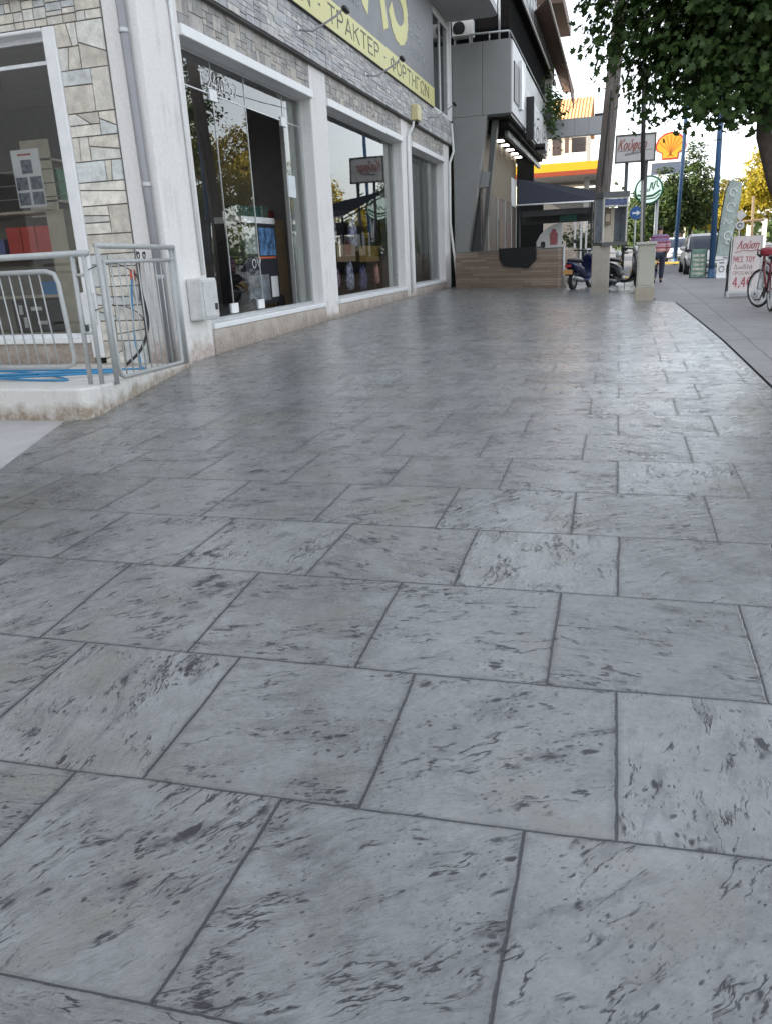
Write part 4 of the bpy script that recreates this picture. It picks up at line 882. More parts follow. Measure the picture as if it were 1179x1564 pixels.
def scooter(loc, ang, label, paint, k=.9, helmet=False, plate=True):
    r = empty('scooter', loc, label, 'scooter')
    M = Matrix.Translation(loc) @ Matrix.Rotation(R_(ang), 4, 'Z') @ Matrix.Scale(k, 4)
    wheel(r, M, (.62, 0, .24), .19, .055); wheel(r, M, (-.58, 0, .24), .19, .06)
    loft(M, [(-.92, 0, .72, .05, .04), (-.82, 0, .66, .14, .10), (-.55, 0, .58, .19, .15), (-.2, 0, .52, .19, .14), (-.05, 0, .42, .15, .14), (0, 0, .36, .1, .1)]).build('body', paint, r, smooth=True, sub=1)
    loft(M, [(-.88, 0, .78, .08, .03), (-.7, 0, .79, .15, .055), (-.35, 0, .77, .15, .05), (-.12, 0, .74, .11, .05), (-.03, 0, .70, .05, .03)]).build('seat', M_black, r, smooth=True, sub=1)
    loft(M, [(-.05, 0, .22, .14, .05), (.25, 0, .22, .15, .045), (.38, 0, .32, .17, .05), (.45, 0, .55, .19, .05), (.40, 0, .78, .16, .05), (.36, 0, .90, .08, .05)]).build('leg_shield', paint, r, smooth=True, sub=1)
    loft(M, [(.40, 0, .36, .07, .05), (.62, 0, .47, .09, .05), (.84, 0, .40, .06, .03)]).build('front_mudguard', paint, r, smooth=True, sub=1)
    s = MB(M); s.tube([(.62, .09, .24), (.55, .08, .5), (.42, 0, .9), (.38, 0, 1.0)], .028, 8); s.tube([(.62, -.09, .24), (.55, -.08, .5)], .028, 8); s.build('fork', M_alu, r, smooth=True)
    s = MB(M); s.tube([(.24, .34, 1.03), (.34, .22, 1.03), (.38, 0, 1.0), (.34, -.22, 1.03), (.24, -.34, 1.03)], .022, 8); s.tube([(.33, .26, 1.04), (.34, .33, 1.26)], .008, 6); s.tube([(.33, -.26, 1.04), (.34, -.33, 1.26)], .008, 6); h = s.build('handlebar', M_black, r, smooth=True)
    for y in (.35, -.35): s = MB(M); s.lathe([(.0, -.008), (.055, -.006), (.055, .006), (0, .01)], (.335, y, 1.28), 'x', 12); s.build('mirror', M_black, h, smooth=True)
    loft(M, [(.38, 0, 1.0, .12, .08), (.47, 0, .98, .11, .09), (.52, 0, .96, .07, .06)]).build('headlight', M_alu, r, smooth=True)
    loft(M, [(-.6, .13, .25, .05, .1), (-.2, .1, .28, .08, .11), (.0, .06, .3, .06, .06)]).build('engine', M_galv, r, smooth=True)
    s = MB(M); s.tube([(-.75, -.14, .32), (-.4, -.16, .27), (-.1, -.1, .24)], [.05, .05, .03], 8); s.build('exhaust', M_galv, r, smooth=True)
    loft(M, [(-.9, 0, .40, .09, .02), (-.85, 0, .50, .10, .03), (-.7, 0, .52, .09, .03)]).build('rear_mudguard', M_black, r, smooth=True)
    if plate: s = MB(M); s.box(-.955, -.945, -.13, .13, .42, .54); s.build('number_plate', mat('plate_orange', (.62, .33, .12), .5), r)
    s = MB(M); s.box(-.955, -.93, -.09, .09, .60, .67); s.build('tail_light', M_red, r, bevel=.01)
    s = MB(M); s.tube([(0, .12, .2), (-.05, .2, .012)], .012, 6); s.build('stand', M_galv, r)
    return r
scooter((-.92, 22.3, .0), 70, 'dark blue scooter with an orange number plate beside the concrete pedestal', mat('scooter_blue', (.010, .016, .060), .22, .3), .95)
scooter((.12, 20.95, -.005), -38, 'black scooter parked between the telephone booth and the cream cabinet', mat('scooter_black', (.02, .02, .022), .3), .95, plate=False)
scooter((.36, 23.6, 0), 200, 'yellow scooter half hidden behind the black scooter and the cabinet', mat('scooter_yellow', (.62, .45, .16), .35), .82, plate=False)

# bicycle at the right edge
bk = empty('bicycle', (2.30, 14.1, -.06), 'red bicycle with a red saddle bag at the right edge of the photo', 'bicycle')
BM = frame((2.30, 14.08, gz(2.3, 14.1) + .008), (-.03, 1, 0), (-1, -.03, 0))
M_bred = mat('bicycle_red', (.15, .014, .02), .35)
FW = BM @ Matrix.Translation((.5, 0, .315)) @ Matrix.Rotation(R_(26), 4, 'Z')
wheel(bk, FW, (0, 0, 0), .29, .020, spokes=24); wheel(bk, BM, (-.48, 0, .315), .29, .020, spokes=24)
s = MB(BM)
for a, b, r in (((-.48, .03, .315), (-.08, .01, .28), .011), ((-.48, -.03, .315), (-.08, -.01, .28), .011), ((-.48, .03, .315), (-.20, 0, .72), .010), ((-.08, 0, .28), (-.22, 0, .78), .016), ((-.08, 0, .28), (.36, 0, .68), .019), ((-.2, 0, .68), (.35, 0, .76), .016)): s.tube([a, b], r, 8)
s.build('frame', M_bred, bk, smooth=True)
s = MB(BM); s.tube([(.345, 0, .62), (.36, 0, .95)], .02, 8); s.build('head_tube', M_bred, bk, smooth=True)
s = MB(FW); s.tube([(0, .045, 0), (-.06, .05, .32), (-.15, 0, .36)], .011, 8); s.tube([(0, -.045, 0), (-.06, -.05, .32), (-.15, 0, .36)], .011, 8); s.build('fork', M_alu, bk, smooth=True)
s = MB(FW); s.tube([(-.24, .27, .54), (-.16, .22, .60), (-.12, 0, .60), (-.16, -.22, .60), (-.24, -.27, .54)], .013, 8); s.tube([(-.24, .27, .54), (-.34, .29, .51)], .019, 8); s.tube([(-.24, -.27, .54), (-.34, -.29, .51)], .019, 8); s.build('handlebar', M_black, bk, smooth=True)
loft(BM, [(-.42, 0, .80, .09, .03), (-.3, 0, .82, .08, .04), (-.12, 0, .80, .03, .02)]).build('saddle', M_black, bk, smooth=True, sub=1)
loft(BM, [(-.08, 0, .86, .02, .02), (-.02, .02, .88, .10, .06), (.12, .02, .90, .11, .08), (.24, .02, .88, .08, .05), (.27, .02, .87, .03, .02)]).build('bag', mat('red_bag', (.26, .015, .03), .55), bk, smooth=True, sub=1)
s = MB(BM); s.lathe([(.09, -.006), (.09, .006)], (-.08, .04, .28), 'y', 20); s.tube([(-.08, .06, .28), (.03, .07, .16)], .01, 6); s.tube([(-.08, -.06, .28), (-.19, -.07, .40)], .01, 6); s.box(-.01, .07, .07, .15, .15, .17); s.box(-.23, -.15, -.15, -.07, .39, .41); s.build('crank', M_black, bk)
s = MB(BM); s.tube([(-.48 + .315 * math.cos(a), 0, .315 + .315 * math.sin(a)) for a in [k * math.pi / 14 for k in range(2, 15)]], .018, 6); s.build('rear_mudguard', M_bred, bk, smooth=True)

# boards and flags
sb = empty('sandwich_board', (2.33, 16.95, -.03), 'white sandwich board with red handwriting standing before the bicycle', 'sandwich board')
am = frame((2.10, 16.86, -.02), (.985, -.02, 0), (0, .13, 1))
s = MB(am); s.prism([(0, .12), (.52, .12), (.52, 1.13), (0.02, 1.13)], .02); s.build('front_panel', mat('board_paper', (.70, .63, .62), .6, var=.1), sb)
s = MB(am); s.box(-.02, .0, -.0, 1.14, -.01, .03); s.box(.52, .54, 0, 1.14, -.01, .03); s.box(0, .52, .08, .119, -.01, .03); s.build('frame', M_galv, sb)
s = MB(frame((2.10, 17.32, -.02), (.985, -.02, 0), (0, -.2, 1))); s.box(0, .52, .1, 1.1, -.02, 0); s.box(-.02, 0, 0, 1.12, -.02, .0); s.box(.52, .54, 0, 1.12, -.02, 0); s.build('rear_panel', M_cladd, sb)
M_rw = mat('red_writing', (.40, .09, .11), .6); M_gw = mat('grey_writing', (.30, .22, .22), .6)
def atxt(b, x, y, w_, h, m): text('lettering', b, am @ Matrix.Translation((x, y, .021)), w_, h, m, sb, .002, .25 if m is M_rw and y > .8 else 0)
atxt('Λούση', .10, .90, .36, .14, M_rw); atxt('ΨΕΣ ΤΟΥ', .06, .66, .36, .09, M_rw); atxt('Δωδία', .06, .53, .32, .08, M_gw); atxt('ΠΡΟΣΦΟΡΑ', .05, .42, .42, .06, M_gw); atxt('4,4€', .06, .20, .32, .17, M_rw)
s = MB(am); s.tube([(.06, .83, .024), (.2, .87, .024), (.36, .85, .024), (.46, .88, .024)], .005, 5); s.tube([(.04, .77, .024), (.04, .62, .024)], .004, 5); s.build('underline', M_rw, sb)
fl = empty('feather_flag', (2.9, 26, 0), 'tall pale green feather flag on a curved pole beside the thick blue pole', 'flag')
fm = face_cam(2.74, 26, 0)
s = MB(fm); crv = [(0, 0, 0), (.06, .9, 0), (.10, 1.7, 0), (.16, 2.35, 0), (.25, 2.62, 0), (.36, 2.72, 0), (.52, 2.72, 0), (.62, 2.6, 0)]
s.tube(crv, .014, 8); s.build('pole', M_black, fl, smooth=True)
def fy(y): return lerp_table([(0, 0.), (.9, .06), (1.7, .10), (2.35, .16), (2.62, .25), (2.72, .36)], y)
s = MB(fm); L_ = [(fy(y) + .012, y) for y in (.62, 1.0, 1.4, 1.8, 2.2, 2.45, 2.62, 2.70)]; Rr = [(.60, 2.60), (.60, 2.2), (.56, 1.8), (.51, 1.4), (.46, 1.0), (.42, .6)]
pts = L_ + Rr; s.hexa([(a, b, -.004 + .02 * math.sin(b * 5)) for a, b in pts], [(a, b, .004 + .02 * math.sin(b * 5)) for a, b in pts]); s.build('cloth', mat('flag_green', (.40, .47, .43), .7, var=.35, scale=3), fl)
s = MB(fm @ Matrix.Translation((.05, 0, .03)))
for (cx, cy, r) in ((.33, 2.35, .09), (.30, 1.95, .11), (.28, 1.18, .10), (.3, 1.02, .06)): s.tube([(cx + r * math.cos(a), cy + r * 1.1 * math.sin(a), 0) for a in [k * .5 for k in range(11)]], .014, 5)
s.tube([(.13, 1.5, 0), (.2, 1.62, 0), (.28, 1.5, 0), (.38, 1.58, 0)], .014, 5); s.build('white_print', M_whsign, fl)
s = MB(); s.box(2.7, 3.05, 25.85, 26.15, 0, .05); s.build('base', M_black, fl)
mbd = empty('menu_board', (2.35, 26.5, 0), 'green menu board with pale text rows in front of the silver car', 'menu board')
mm = face_cam(2.15, 26.4, 0)
s = MB(mm); s.box(0, .42, .03, .84, 0, .03); s.build('panel', mat('menu_green', (.20, .34, .27), .5, var=.4, scale=9), mbd)
s = MB(mm); s.box(-.02, 0, 0, .86, -.01, .04); s.box(.42, .44, 0, .86, -.01, .04); s.build('frame', M_black, mbd)
s = MB(mm)
for k in range(5): s.box(.05, .37, .1 + k * .13, .17 + k * .13, .03, .034)
s.build('text_row', mat('menu_rows', (.62, .62, .52), .6, var=.6, scale=16), mbd)
s = MB(frame((2.15, 26.75, 0), (1, 0, 0), (0, -.25, 1))); s.box(0, .42, 0, .82, -.02, 0); s.build('rear_panel', M_black, mbd)
wbx = empty('small_board', (2.9, 25.7, 0), 'small white board with a round emblem at the foot of the thick blue pole', 'board')
wm = face_cam(2.80, 25.6, 0)
s = MB(wm); s.box(0, .26, .04, .5, 0, .03); s.box(0, .26, .0, .04, -.1, .13); s.build('panel', M_whsign, wbx)
s = MB(wm); s.tube([(.13 + .07 * math.cos(a), .26 + .08 * math.sin(a), .032) for a in [k * .45 for k in range(14)]], .012, 5, closed=True); s.box(.06, .2, .42, .45, .03, .034); s.build('emblem', M_cladd, wbx)
def blue_pole(x, y, top, r, label, lean=0):
    b = empty('lamp_post', (x, y, 0), label, 'lamp post', 'blue lamp posts')
    s = MB(); s.tube([(x, y, -.02), (x + lean * top, y, top)], [r, r * .75], 12); s.build('shaft', M_blue, b, smooth=True)
    s = MB(); s.lathe([(r * 1.9, 0), (r * 1.9, .03), (r * 1.2, .05), (r * 1.2, .25), (r, .27)], (x, y, 0), 'z', 12); s.build('base', M_blue, b, smooth=True)
    s = MB(); s.tube([(x + lean * top, y, top - .1), (x + lean * top + .5, y, top + .25), (x + lean * top + 1.2, y, top + .3)], r * .45, 8); s.build('arm', M_blue, b, smooth=True)
    s = MB(); s.box(x + lean * top + 1.1, x + lean * top + 1.7, y - .1, y + .1, top + .25, top + .36); s.build('lamp_head', M_galv, b, bevel=.03)
blue_pole(2.69, 25.84, 7.5, .085, 'thick blue lamp post in front of the silver car', -.018)
blue_pole(2.92, 46, 8.5, .11, 'thinner blue lamp post farther off, in front of the scallop sign', .012)

# big signs
fs = empty('framed_sign', (.58, 38, 0), 'white framed street sign with red italic lettering, left of the scallop sign', 'street sign')
gm = face_cam(-.25, 38, 4.5)
s = MB(gm); s.box(0, 1.55, .0, 1.0, -.12, 0); s.build('panel', mat('sign_offwhite', (.62, .60, .585), .5, var=.06), fs)
s = MB(gm); s.box(-.06, 0, -.06, 1.06, -.13, .03); s.box(1.55, 1.61, -.06, 1.06, -.13, .03); s.box(0, 1.55, -.06, 0, -.13, .03); s.box(0, 1.55, 1.0, 1.06, -.13, .03); s.build('frame', M_cladd, fs)
text('lettering', 'Κούφαρ', gm @ Matrix.Translation((.06, .46, .002)), 1.12, .40, mat('sign_brick_red', (.36, .12, .10), .6), fs, .006, .3)
s = MB(gm); s.box(.1, 1.45, .40, .42, .001, .006); s.build('rule', M_cladd, fs)
s = MB(gm)
for k in range(14): s.box(.35 + k * .055, .39 + k * .055, .22 + .006 * k, .29 + .006 * k + .02 * (k % 3), .001, .005)
s.build('small_print', M_sgrey, fs)
s = MB(); s.tube([(.2, 38.08, 0), (.2, 38.08, 4.45)], .08, 10); s.tube([(1.0, 38.08, 0), (1.0, 38.08, 4.45)], .08, 10); s.build('leg', M_cladd, fs, smooth=True)
sl = empty('fuel_station_sign', (3.1, 60, 0), 'tall white fuel station sign with a yellow and red scallop shell', 'fuel station sign')
qm = face_cam(1.93, 60, 5.55)
s = MB(qm); s.box(0, 2.3, .72, 2.68, -.3, 0); s.build('panel', mat('bright_white', (.86, .87, .88), .35, var=.02), sl)
s = MB(qm); s.box(0, 2.3, 0, .71, -.3, 0); s.build('lower_panel', mat('sign_blue_grey', (.075, .092, .135), .4, var=.05), sl)
s = MB(qm); s.box(.1, .75, .16, .26, .0, .01); s.build('dark_bar', M_ink, sl)
def scallop(k, z):
    pts = [(-.52, -.80), (.52, -.80), (.56, -.42), (.86, -.25)]
    for i in range(21):
        a = R_(-8 + 196 * i / 20); r = .98 + .03 * abs(math.sin(i * math.pi / 2.85)); pts.append((r * math.cos(a), .0 + .92 * r * math.sin(a)))
    pts += [(-.86, -.25), (-.56, -.42)]
    return [(1.15 + k * p[0], 1.66 + k * p[1]) for p in pts]
s = MB(qm); s.prism(scallop(.98, 0), .03); s.build('shell_border', mat('shell_red', (.34, .03, .015), .4), sl)
s = MB(qm @ Matrix.Translation((0, 0, .032))); s.prism(scallop(.86, 0), .02); s.build('shell', mat('shell_yellow', (.50, .25, .012), .4, var=.03), sl)
s = MB(qm @ Matrix.Translation((0, 0, .053)))
for i in range(7):
    a = R_(24 + 132 * i / 6); c = Vector((1.15, 1.66 - .75, 0)); e = Vector((1.15 + .80 * math.cos(a), 1.66 + .72 * math.sin(a), 0)); b_ = c + (e - c) * .12 + Vector(((i - 3) * .1, 0, 0))
    d_ = (e - b_).normalized(); n_ = Vector((-d_.y, d_.x, 0)); s.hexa([(b_ + n_ * .012)[:], (b_ - n_ * .012)[:], (e - n_ * .035)[:], (e + n_ * .035)[:]], [((b_ + n_ * .012) + Vector((0, 0, .008)))[:], ((b_ - n_ * .012) + Vector((0, 0, .008)))[:], ((e - n_ * .035) + Vector((0, 0, .008)))[:], ((e + n_ * .035) + Vector((0, 0, .008)))[:]])
s.build('shell_rib', mat('shell_orange', (.36, .10, .008), .4), sl)
s = MB(); s.box(2.3, 2.55, 59.9, 60.3, 0, 5.5); s.box(3.6, 3.85, 59.9, 60.3, 0, 5.5); s.build('leg', M_whsign, sl)
rs = empty('round_sign', (1.3, 42.5, 0), 'round white sign with green script and rim on a grey post', 'round sign')
om = face_cam(1.30, 42.4, 3.56)
s = MB(om); s.lathe([(.60, -.16), (.66, -.14), (.66, -.02), (.60, 0)], (0, 0, 0), 'z', 36); s.build('rim', mat('sign_green', (.02, .17, .09), .4), rs, smooth=False)
s = MB(om); s.lathe([(.58, .0), (.58, .012), (0, .014)], (0, 0, 0), 'z', 36); s.build('face', mat_glow('sign_mint_lit', (.74, .90, .80), .16), rs)
s = MB(om @ Matrix.Translation((0, 0, .02)))
s.tube([(-.42, -.06, 0), (-.34, -.02, 0), (-.36, -.12, 0), (-.24, -.1, 0), (-.12, .06, 0), (-.04, .02, 0), (-.1, -.08, 0), (.02, -.04, 0), (.1, .3, 0), (.16, .34, 0), (.14, .1, 0), (.2, .0, 0), (.28, .36, 0), (.36, .42, 0), (.36, .2, 0), (.46, .1, 0)], .028, 6)
s.tube([(-.52, -.2, 0), (-.2, -.30, 0), (.2, -.26, 0), (.54, -.04, 0)], .05, 6); s.tube([(-.44, -.38, 0), (-.1, -.42, 0), (.3, -.38, 0), (.5, -.2, 0)], .03, 6)
s.build('script', mat('sign_green', (.02, .17, .09), .4), rs, smooth=True)
s = MB(); s.tube([(1.72, 42.62, 0), (1.72, 42.62, 3.1)], .09, 10); s.tube([(1.72, 42.62, 3.06), (1.3, 42.52, 3.1)], .06, 8); s.build('post', M_galv, rs, smooth=True)
ns = empty('road_sign', (.55, 30, 0), 'small round blue road sign with a white bar behind the thin pole', 'road sign')
s = MB(face_cam(.545, 30, 2.1)); s.lathe([(.20, -.02), (.21, 0), (0, .0)], (0, 0, 0), 'z', 24); s.build('disc', mat('road_sign_blue', (.02, .10, .32), .35, var=.02), ns)
s = MB(face_cam(.545, 30, 2.1)); s.prism([(-.13, -.03), (.02, -.03), (.02, -.09), (.14, .0), (.02, .09), (.02, .03), (-.13, .03)], .01); s.build('arrow', M_whsign, ns)
s = MB(); s.tube([(.53, 30.04, 0), (.53, 30.04, 2.35)], .03, 8); s.build('post', M_galv, ns, smooth=True)
ts = empty('traffic_sign', (5.2, 40, 0), 'white diamond and round traffic signs on one post, far off beyond the feather flag', 'traffic sign')
s = MB(face_cam(5.2, 40, 2.1)); s.prism([(0, -.24), (.24, 0), (0, .24), (-.24, 0)], .02); s.build('diamond', M_whsign, ts)
s = MB(face_cam(5.2, 40, 1.68)); s.lathe([(.19, 0), (.19, .02), (0, .021)], (0, 0, 0), 'z', 20); s.build('disc', M_whsign, ts)
s = MB(face_cam(5.2, 39.97, 1.68)); s.tube([(.09 * math.cos(a), .09 * math.sin(a), 0) for a in [k * .5 for k in range(12)]], .02, 5); s.build('mark', M_ink, ts)
s = MB(); s.tube([(5.2, 40.05, 0), (5.2, 40.05, 2.3)], .03, 8); s.build('post', M_galv, ts, smooth=True)

# ------------------------------------------------------------------ cars
def car(loc, ang, label, paint, k=1.0, cat='car', H=1.42, name='parked_car'):
    r = empty(name, loc, label, cat)
    M = Matrix.Translation(loc) @ Matrix.Rotation(R_(ang), 4, 'Z') @ Matrix.Scale(k, 4)
    secs = [(-1.98, .55, .38, .62), (-1.92, .74, .28, .80), (-1.5, .82, .22, .90), (-.6, .84, .20, .93), (.6, .84, .20, .92), (1.25, .83, .21, .84), (1.75, .78, .25, .72), (1.98, .60, .34, .60)]
    s = MB(M); rr = []
    for x, hw, z0, z1 in secs: rr.append([(x, -hw * .9, z0), (x, -hw, z0 + (z1 - z0) * .3), (x, -hw, z0 + (z1 - z0) * .65), (x, -hw * .9, z1), (x, 0, z1 + .03), (x, hw * .9, z1), (x, hw, z0 + (z1 - z0) * .65), (x, hw, z0 + (z1 - z0) * .3), (x, hw * .9, z0), (x, 0, z0)])
    s.rings(rr); s.build('body', paint, r, smooth=True, sub=1)
    s = MB(M); rr = []
    for x, hb, ht, z1 in ((-1.72, .70, .58, .96), (-1.45, .76, .62, H - .12), (-1.0, .76, .62, H), (.1, .76, .62, H + .01), (.35, .76, .62, H - .05), (1.15, .74, .68, .90)):
        rr.append([(x, -hb, .84), (x, -hb + (hb - ht) * .4, .84 + (z1 - .84) * .5), (x, -ht, z1 - .04 if z1 > 1 else z1), (x, -ht * .7, z1), (x, ht * .7, z1), (x, ht, z1 - .04 if z1 > 1 else z1), (x, hb - (hb - ht) * .4, .84 + (z1 - .84) * .5), (x, hb, .84)])
    s.rings(rr); s.build('cabin', mat('car_dark_glass', (.03, .04, .06), .08), r, smooth=True)
    s = MB(M); rr = []
    for x, ht, z1 in ((-1.48, .60, H - .10), (-1.0, .635, H + .012), (.1, .635, H + .022), (.36, .60, H - .04)): rr.append([(x, -ht, z1 - .06), (x, -ht * .8, z1 + .01), (x, ht * .8, z1 + .01), (x, ht, z1 - .06)])
    s.rings(rr); s.build('roof', paint, r, smooth=True)
    s = MB(M)
    for y in (-1, 1): s.tube([(1.12, y * .72, .90), (.34, y * .62, H - .06)], .03, 6); s.tube([(-.45, y * .755, .88), (-.5, y * .63, H - .03)], .03, 6); s.tube([(-1.70, y * .69, .93), (-1.46, y * .61, H - .13)], .04, 6)
    s.build('pillar', paint, r, smooth=True)
    for x in (-1.2, 1.25):
        for y in (-1, 1): 
            q = MB(M); q.lathe([(.16, -.09), (.30, -.09), (.31, 0), (.30, .09), (.16, .09)], (x, y * .74, .31), 'y', 22); w_ = q.build('wheel', M_tyre, r, smooth=True)
            q = MB(M); q.lathe([(.19, -.095), (.19, .095)], (x, y * .745, .31), 'y', 14); q.build('rim', M_alu, w_)
    for y in (-.58, .58):
        loft(M, [(1.70, y, .62, .17, .08), (1.86, y * .98, .60, .15, .075), (1.93, y * .94, .58, .11, .05)]).build('headlight', mat('lamp_glass', (.6, .62, .64), .1), r, smooth=True)
        loft(M, [(.72, y * 1.48, .94, .10, .07), (.80, y * 1.5, .94, .11, .075), (.86, y * 1.48, .94, .05, .03)]).build('wing_mirror', paint, r, smooth=True)
    s = MB(M); s.box(1.93, 1.985, -.5, .5, .36, .50); s.build('grille', M_black, r, bevel=.02)
    s = MB(M); s.box(1.99, 2.0, -.26, .26, .38, .47); s.build('number_plate', M_whsign, r)
    return r
car((2.96, 31.0, .0), -90, 'silver hatchback parked behind the menu board and the thick blue lamp post', mat('car_silver', (.62, .62, .61), .22, .1, .03), .91)
car((3.1, 50.5, .0), -80, 'pale blue grey car far off behind the walking person', mat('car_pale_blue', (.48, .52, .62), .3, .2, .03), .95)

# ------------------------------------------------------------------ pedestrian
pe = empty('person', (1.10, 23.9, 0), 'person in a pink striped padded jacket and dark blue trousers walking away', 'person')
PM = Matrix.Translation((1.10, 23.9, .012)) @ Matrix.Scale(.845, 4)
# stride: left foot behind on its toe, right foot ahead; arms bent at the sides. local +y is the walking direction
hipL, hipR = (-.095, 0, .93), (.095, 0, .93)
nodes = [(0, 0, .95, .13, .10), (0, .01, 1.12, .13, .10), (0, .02, 1.32, .15, .10), (0, .02, 1.46, .075, .07), (0, .045, 1.54, .055, .055), (0, .06, 1.63, .075, .09), (0, .065, 1.74, .06, .075),
 (-.11, 0, .90, .085, .085), (-.115, .02, .50, .055, .06), (-.12, -.13, .11, .036, .04), (-.125, -.02, .035, .035, .03), (.11, 0, .90, .085, .085), (.11, .10, .50, .055, .06), (.10, .12, .10, .036, .04), (.105, .26, .035, .035, .03),
 (-.19, .01, 1.42, .055, .055), (-.27, -.06, 1.15, .042, .042), (-.20, .12, .98, .032, .032), (-.185, .17, .94, .03, .02),
 (.19, .01, 1.42, .055, .055), (.25, -.05, 1.13, .042, .042), (.235, .06, .90, .032, .032), (.23, .08, .84, .03, .02)]
edges = [(0, 1), (1, 2), (2, 3), (3, 4), (4, 5), (5, 6), (0, 7), (7, 8), (8, 9), (9, 10), (0, 11), (11, 12), (12, 13), (13, 14), (2, 15), (15, 16), (16, 17), (17, 18), (2, 19), (19, 20), (20, 21), (21, 22)]
for hx, base, sgn in ((-.185, 18, 1), (.23, 22, 1)):        # five short fingers per hand
    bx, by, bz = nodes[base][:3]
    for k, (fx, ln) in enumerate(((-.022, .055), (-.008, .065), (.008, .06), (.022, .05), (.03, .035))):
        nodes.append((bx + fx * .4, by + .02 + fx, bz - .03, .009)); nodes.append((bx + fx * .4, by + .03 + fx, bz - .03 - ln, .008)); m_ = len(nodes)
        edges += [(base, m_ - 2), (m_ - 2, m_ - 1)]
skin('body', nodes, edges, mat('skin', (.42, .26, .19), .55, var=.04), pe, 1, PM)
skin('trousers', [(0, 0, .97, .155, .12), (-.10, .0, .90, .105, .10), (-.115, .02, .50, .075, .08), (-.12, -.12, .12, .055, .06), (.10, 0, .90, .105, .10), (.11, .10, .50, .075, .08), (.10, .12, .11, .055, .06)], [(0, 1), (1, 2), (2, 3), (0, 4), (4, 5), (5, 6)], mat('navy_trousers', (.030, .036, .065), .8), pe, 2, PM)
t = NT('striped_jacket'); p = t.pos(); x, y, z = t.sep(p)
zz = t.math('ADD', z, t.math('MULTIPLY', t.noise(p, 7, 2), .03))
b1 = t.math('FRACT', t.math('MULTIPLY', zz, 7.2)); st = t.ramp(b1, .62, .75); st = t.math('MULTIPLY', st, t.ramp(b1, .94, 1., 1., 0.))
base = t.mix(t.ramp(zz, .85, 1.12), (.80, .42, .40), (.42, .26, .36)); base = t.mix(t.ramp(zz, 1.08, 1.2), base, (.22, .17, .33))
cj = t.mix(st, base, (.22, .035, .05))
t.bsdf(cj, .75, normal=t.bump(t.math('PINGPONG', t.math('MULTIPLY', zz, 7.2), .5), .6, .05)); M_jack = t.done()
skin('jacket', [(0, 0, .90, .19, .15), (0, .0, 1.05, .20, .16), (0, .01, 1.22, .205, .155), (0, .02, 1.40, .18, .13), (0, .03, 1.50, .085, .08), (-.20, .01, 1.41, .09, .09), (-.29, -.06, 1.15, .075, .075), (-.21, .11, .99, .055, .055), (.20, .01, 1.41, .09, .09), (.265, -.05, 1.13, .075, .075), (.24, .05, .92, .055, .055)], [(0, 1), (1, 2), (2, 3), (3, 4), (3, 5), (5, 6), (6, 7), (3, 8), (8, 9), (9, 10)], M_jack, pe, 2, PM)
skin('hair', [(0, .03, 1.62, .075, .085), (0, .045, 1.70, .082, .10), (0, .055, 1.775, .06, .075)], [(0, 1), (1, 2)], mat('dark_hair', (.018, .014, .012), .6), pe, 2, PM)
for sx, sy, ang in ((-.12, -.06, 28), (.105, .19, 0)):
    SM = PM @ Matrix.Translation((sx, sy, .0)) @ Matrix.Rotation(R_(-ang), 4, 'X')
    s = MB(SM); rr = []
    for yy, w_, h in ((-.13, .03, .07), (-.11, .042, .09), (0, .045, .085), (.09, .05, .06), (.15, .035, .04)): rr.append([(-w_, yy, 0), (-w_, yy, h * .6), (-w_ * .6, yy, h), (w_ * .6, yy, h), (w_, yy, h * .6), (w_, yy, 0)])
    s.rings(rr); s.build('shoe', M_black, pe, smooth=True, sub=1)

# ------------------------------------------------------------------ trees
def leaf_mesh(name, pts, nrm, size, shape, m, parent, seed):
    rg = np.random.default_rng(seed); n = len(pts); k = len(shape)
    d = nrm + rg.normal(0, .55, (n, 3)); d /= np.linalg.norm(d, axis=1)[:, None]
    a = np.cross(d, rg.normal(0, 1, (n, 3))); a /= np.linalg.norm(a, axis=1)[:, None]; b = np.cross(d, a)
    sz = size * rg.uniform(.6, 1.25, n)
    sh = np.array(shape); v = pts[:, None, :] + sz[:, None, None] * (a[:, None, :] * sh[None, :, 0, None] + b[:, None, :] * sh[None, :, 1, None] + d[:, None, :] * sh[None, :, 2, None])
    me = bpy.data.meshes.new(name); me.vertices.add(n * k); me.vertices.foreach_set('co', v.reshape(-1).astype(np.float32))
    me.loops.add(n * k); me.loops.foreach_set('vertex_index', np.arange(n * k, dtype=np.int32))
    me.polygons.add(n); me.polygons.foreach_set('loop_start', np.arange(n, dtype=np.int32) * k); me.polygons.foreach_set('loop_total', np.full(n, k, np.int32))
    me.update(calc_edges=True); me.validate()
    return link(name, me, m, parent)
PLANE = [(0, -.5, 0), (.28, -.36, .02), (.52, -.30, .08), (.34, -.06, .02), (.46, .26, .09), (.16, .18, .0), (0, .56, -.10), (-.16, .18, .0), (-.46, .26, .09), (-.34, -.06, .02), (-.52, -.30, .08), (-.28, -.36, .02)]
OVAL = [(0, -.5, 0), (.26, -.1, .06), (.18, .25, .04), (0, .55, -.06), (-.18, .25, .04), (-.26, -.1, .06)]
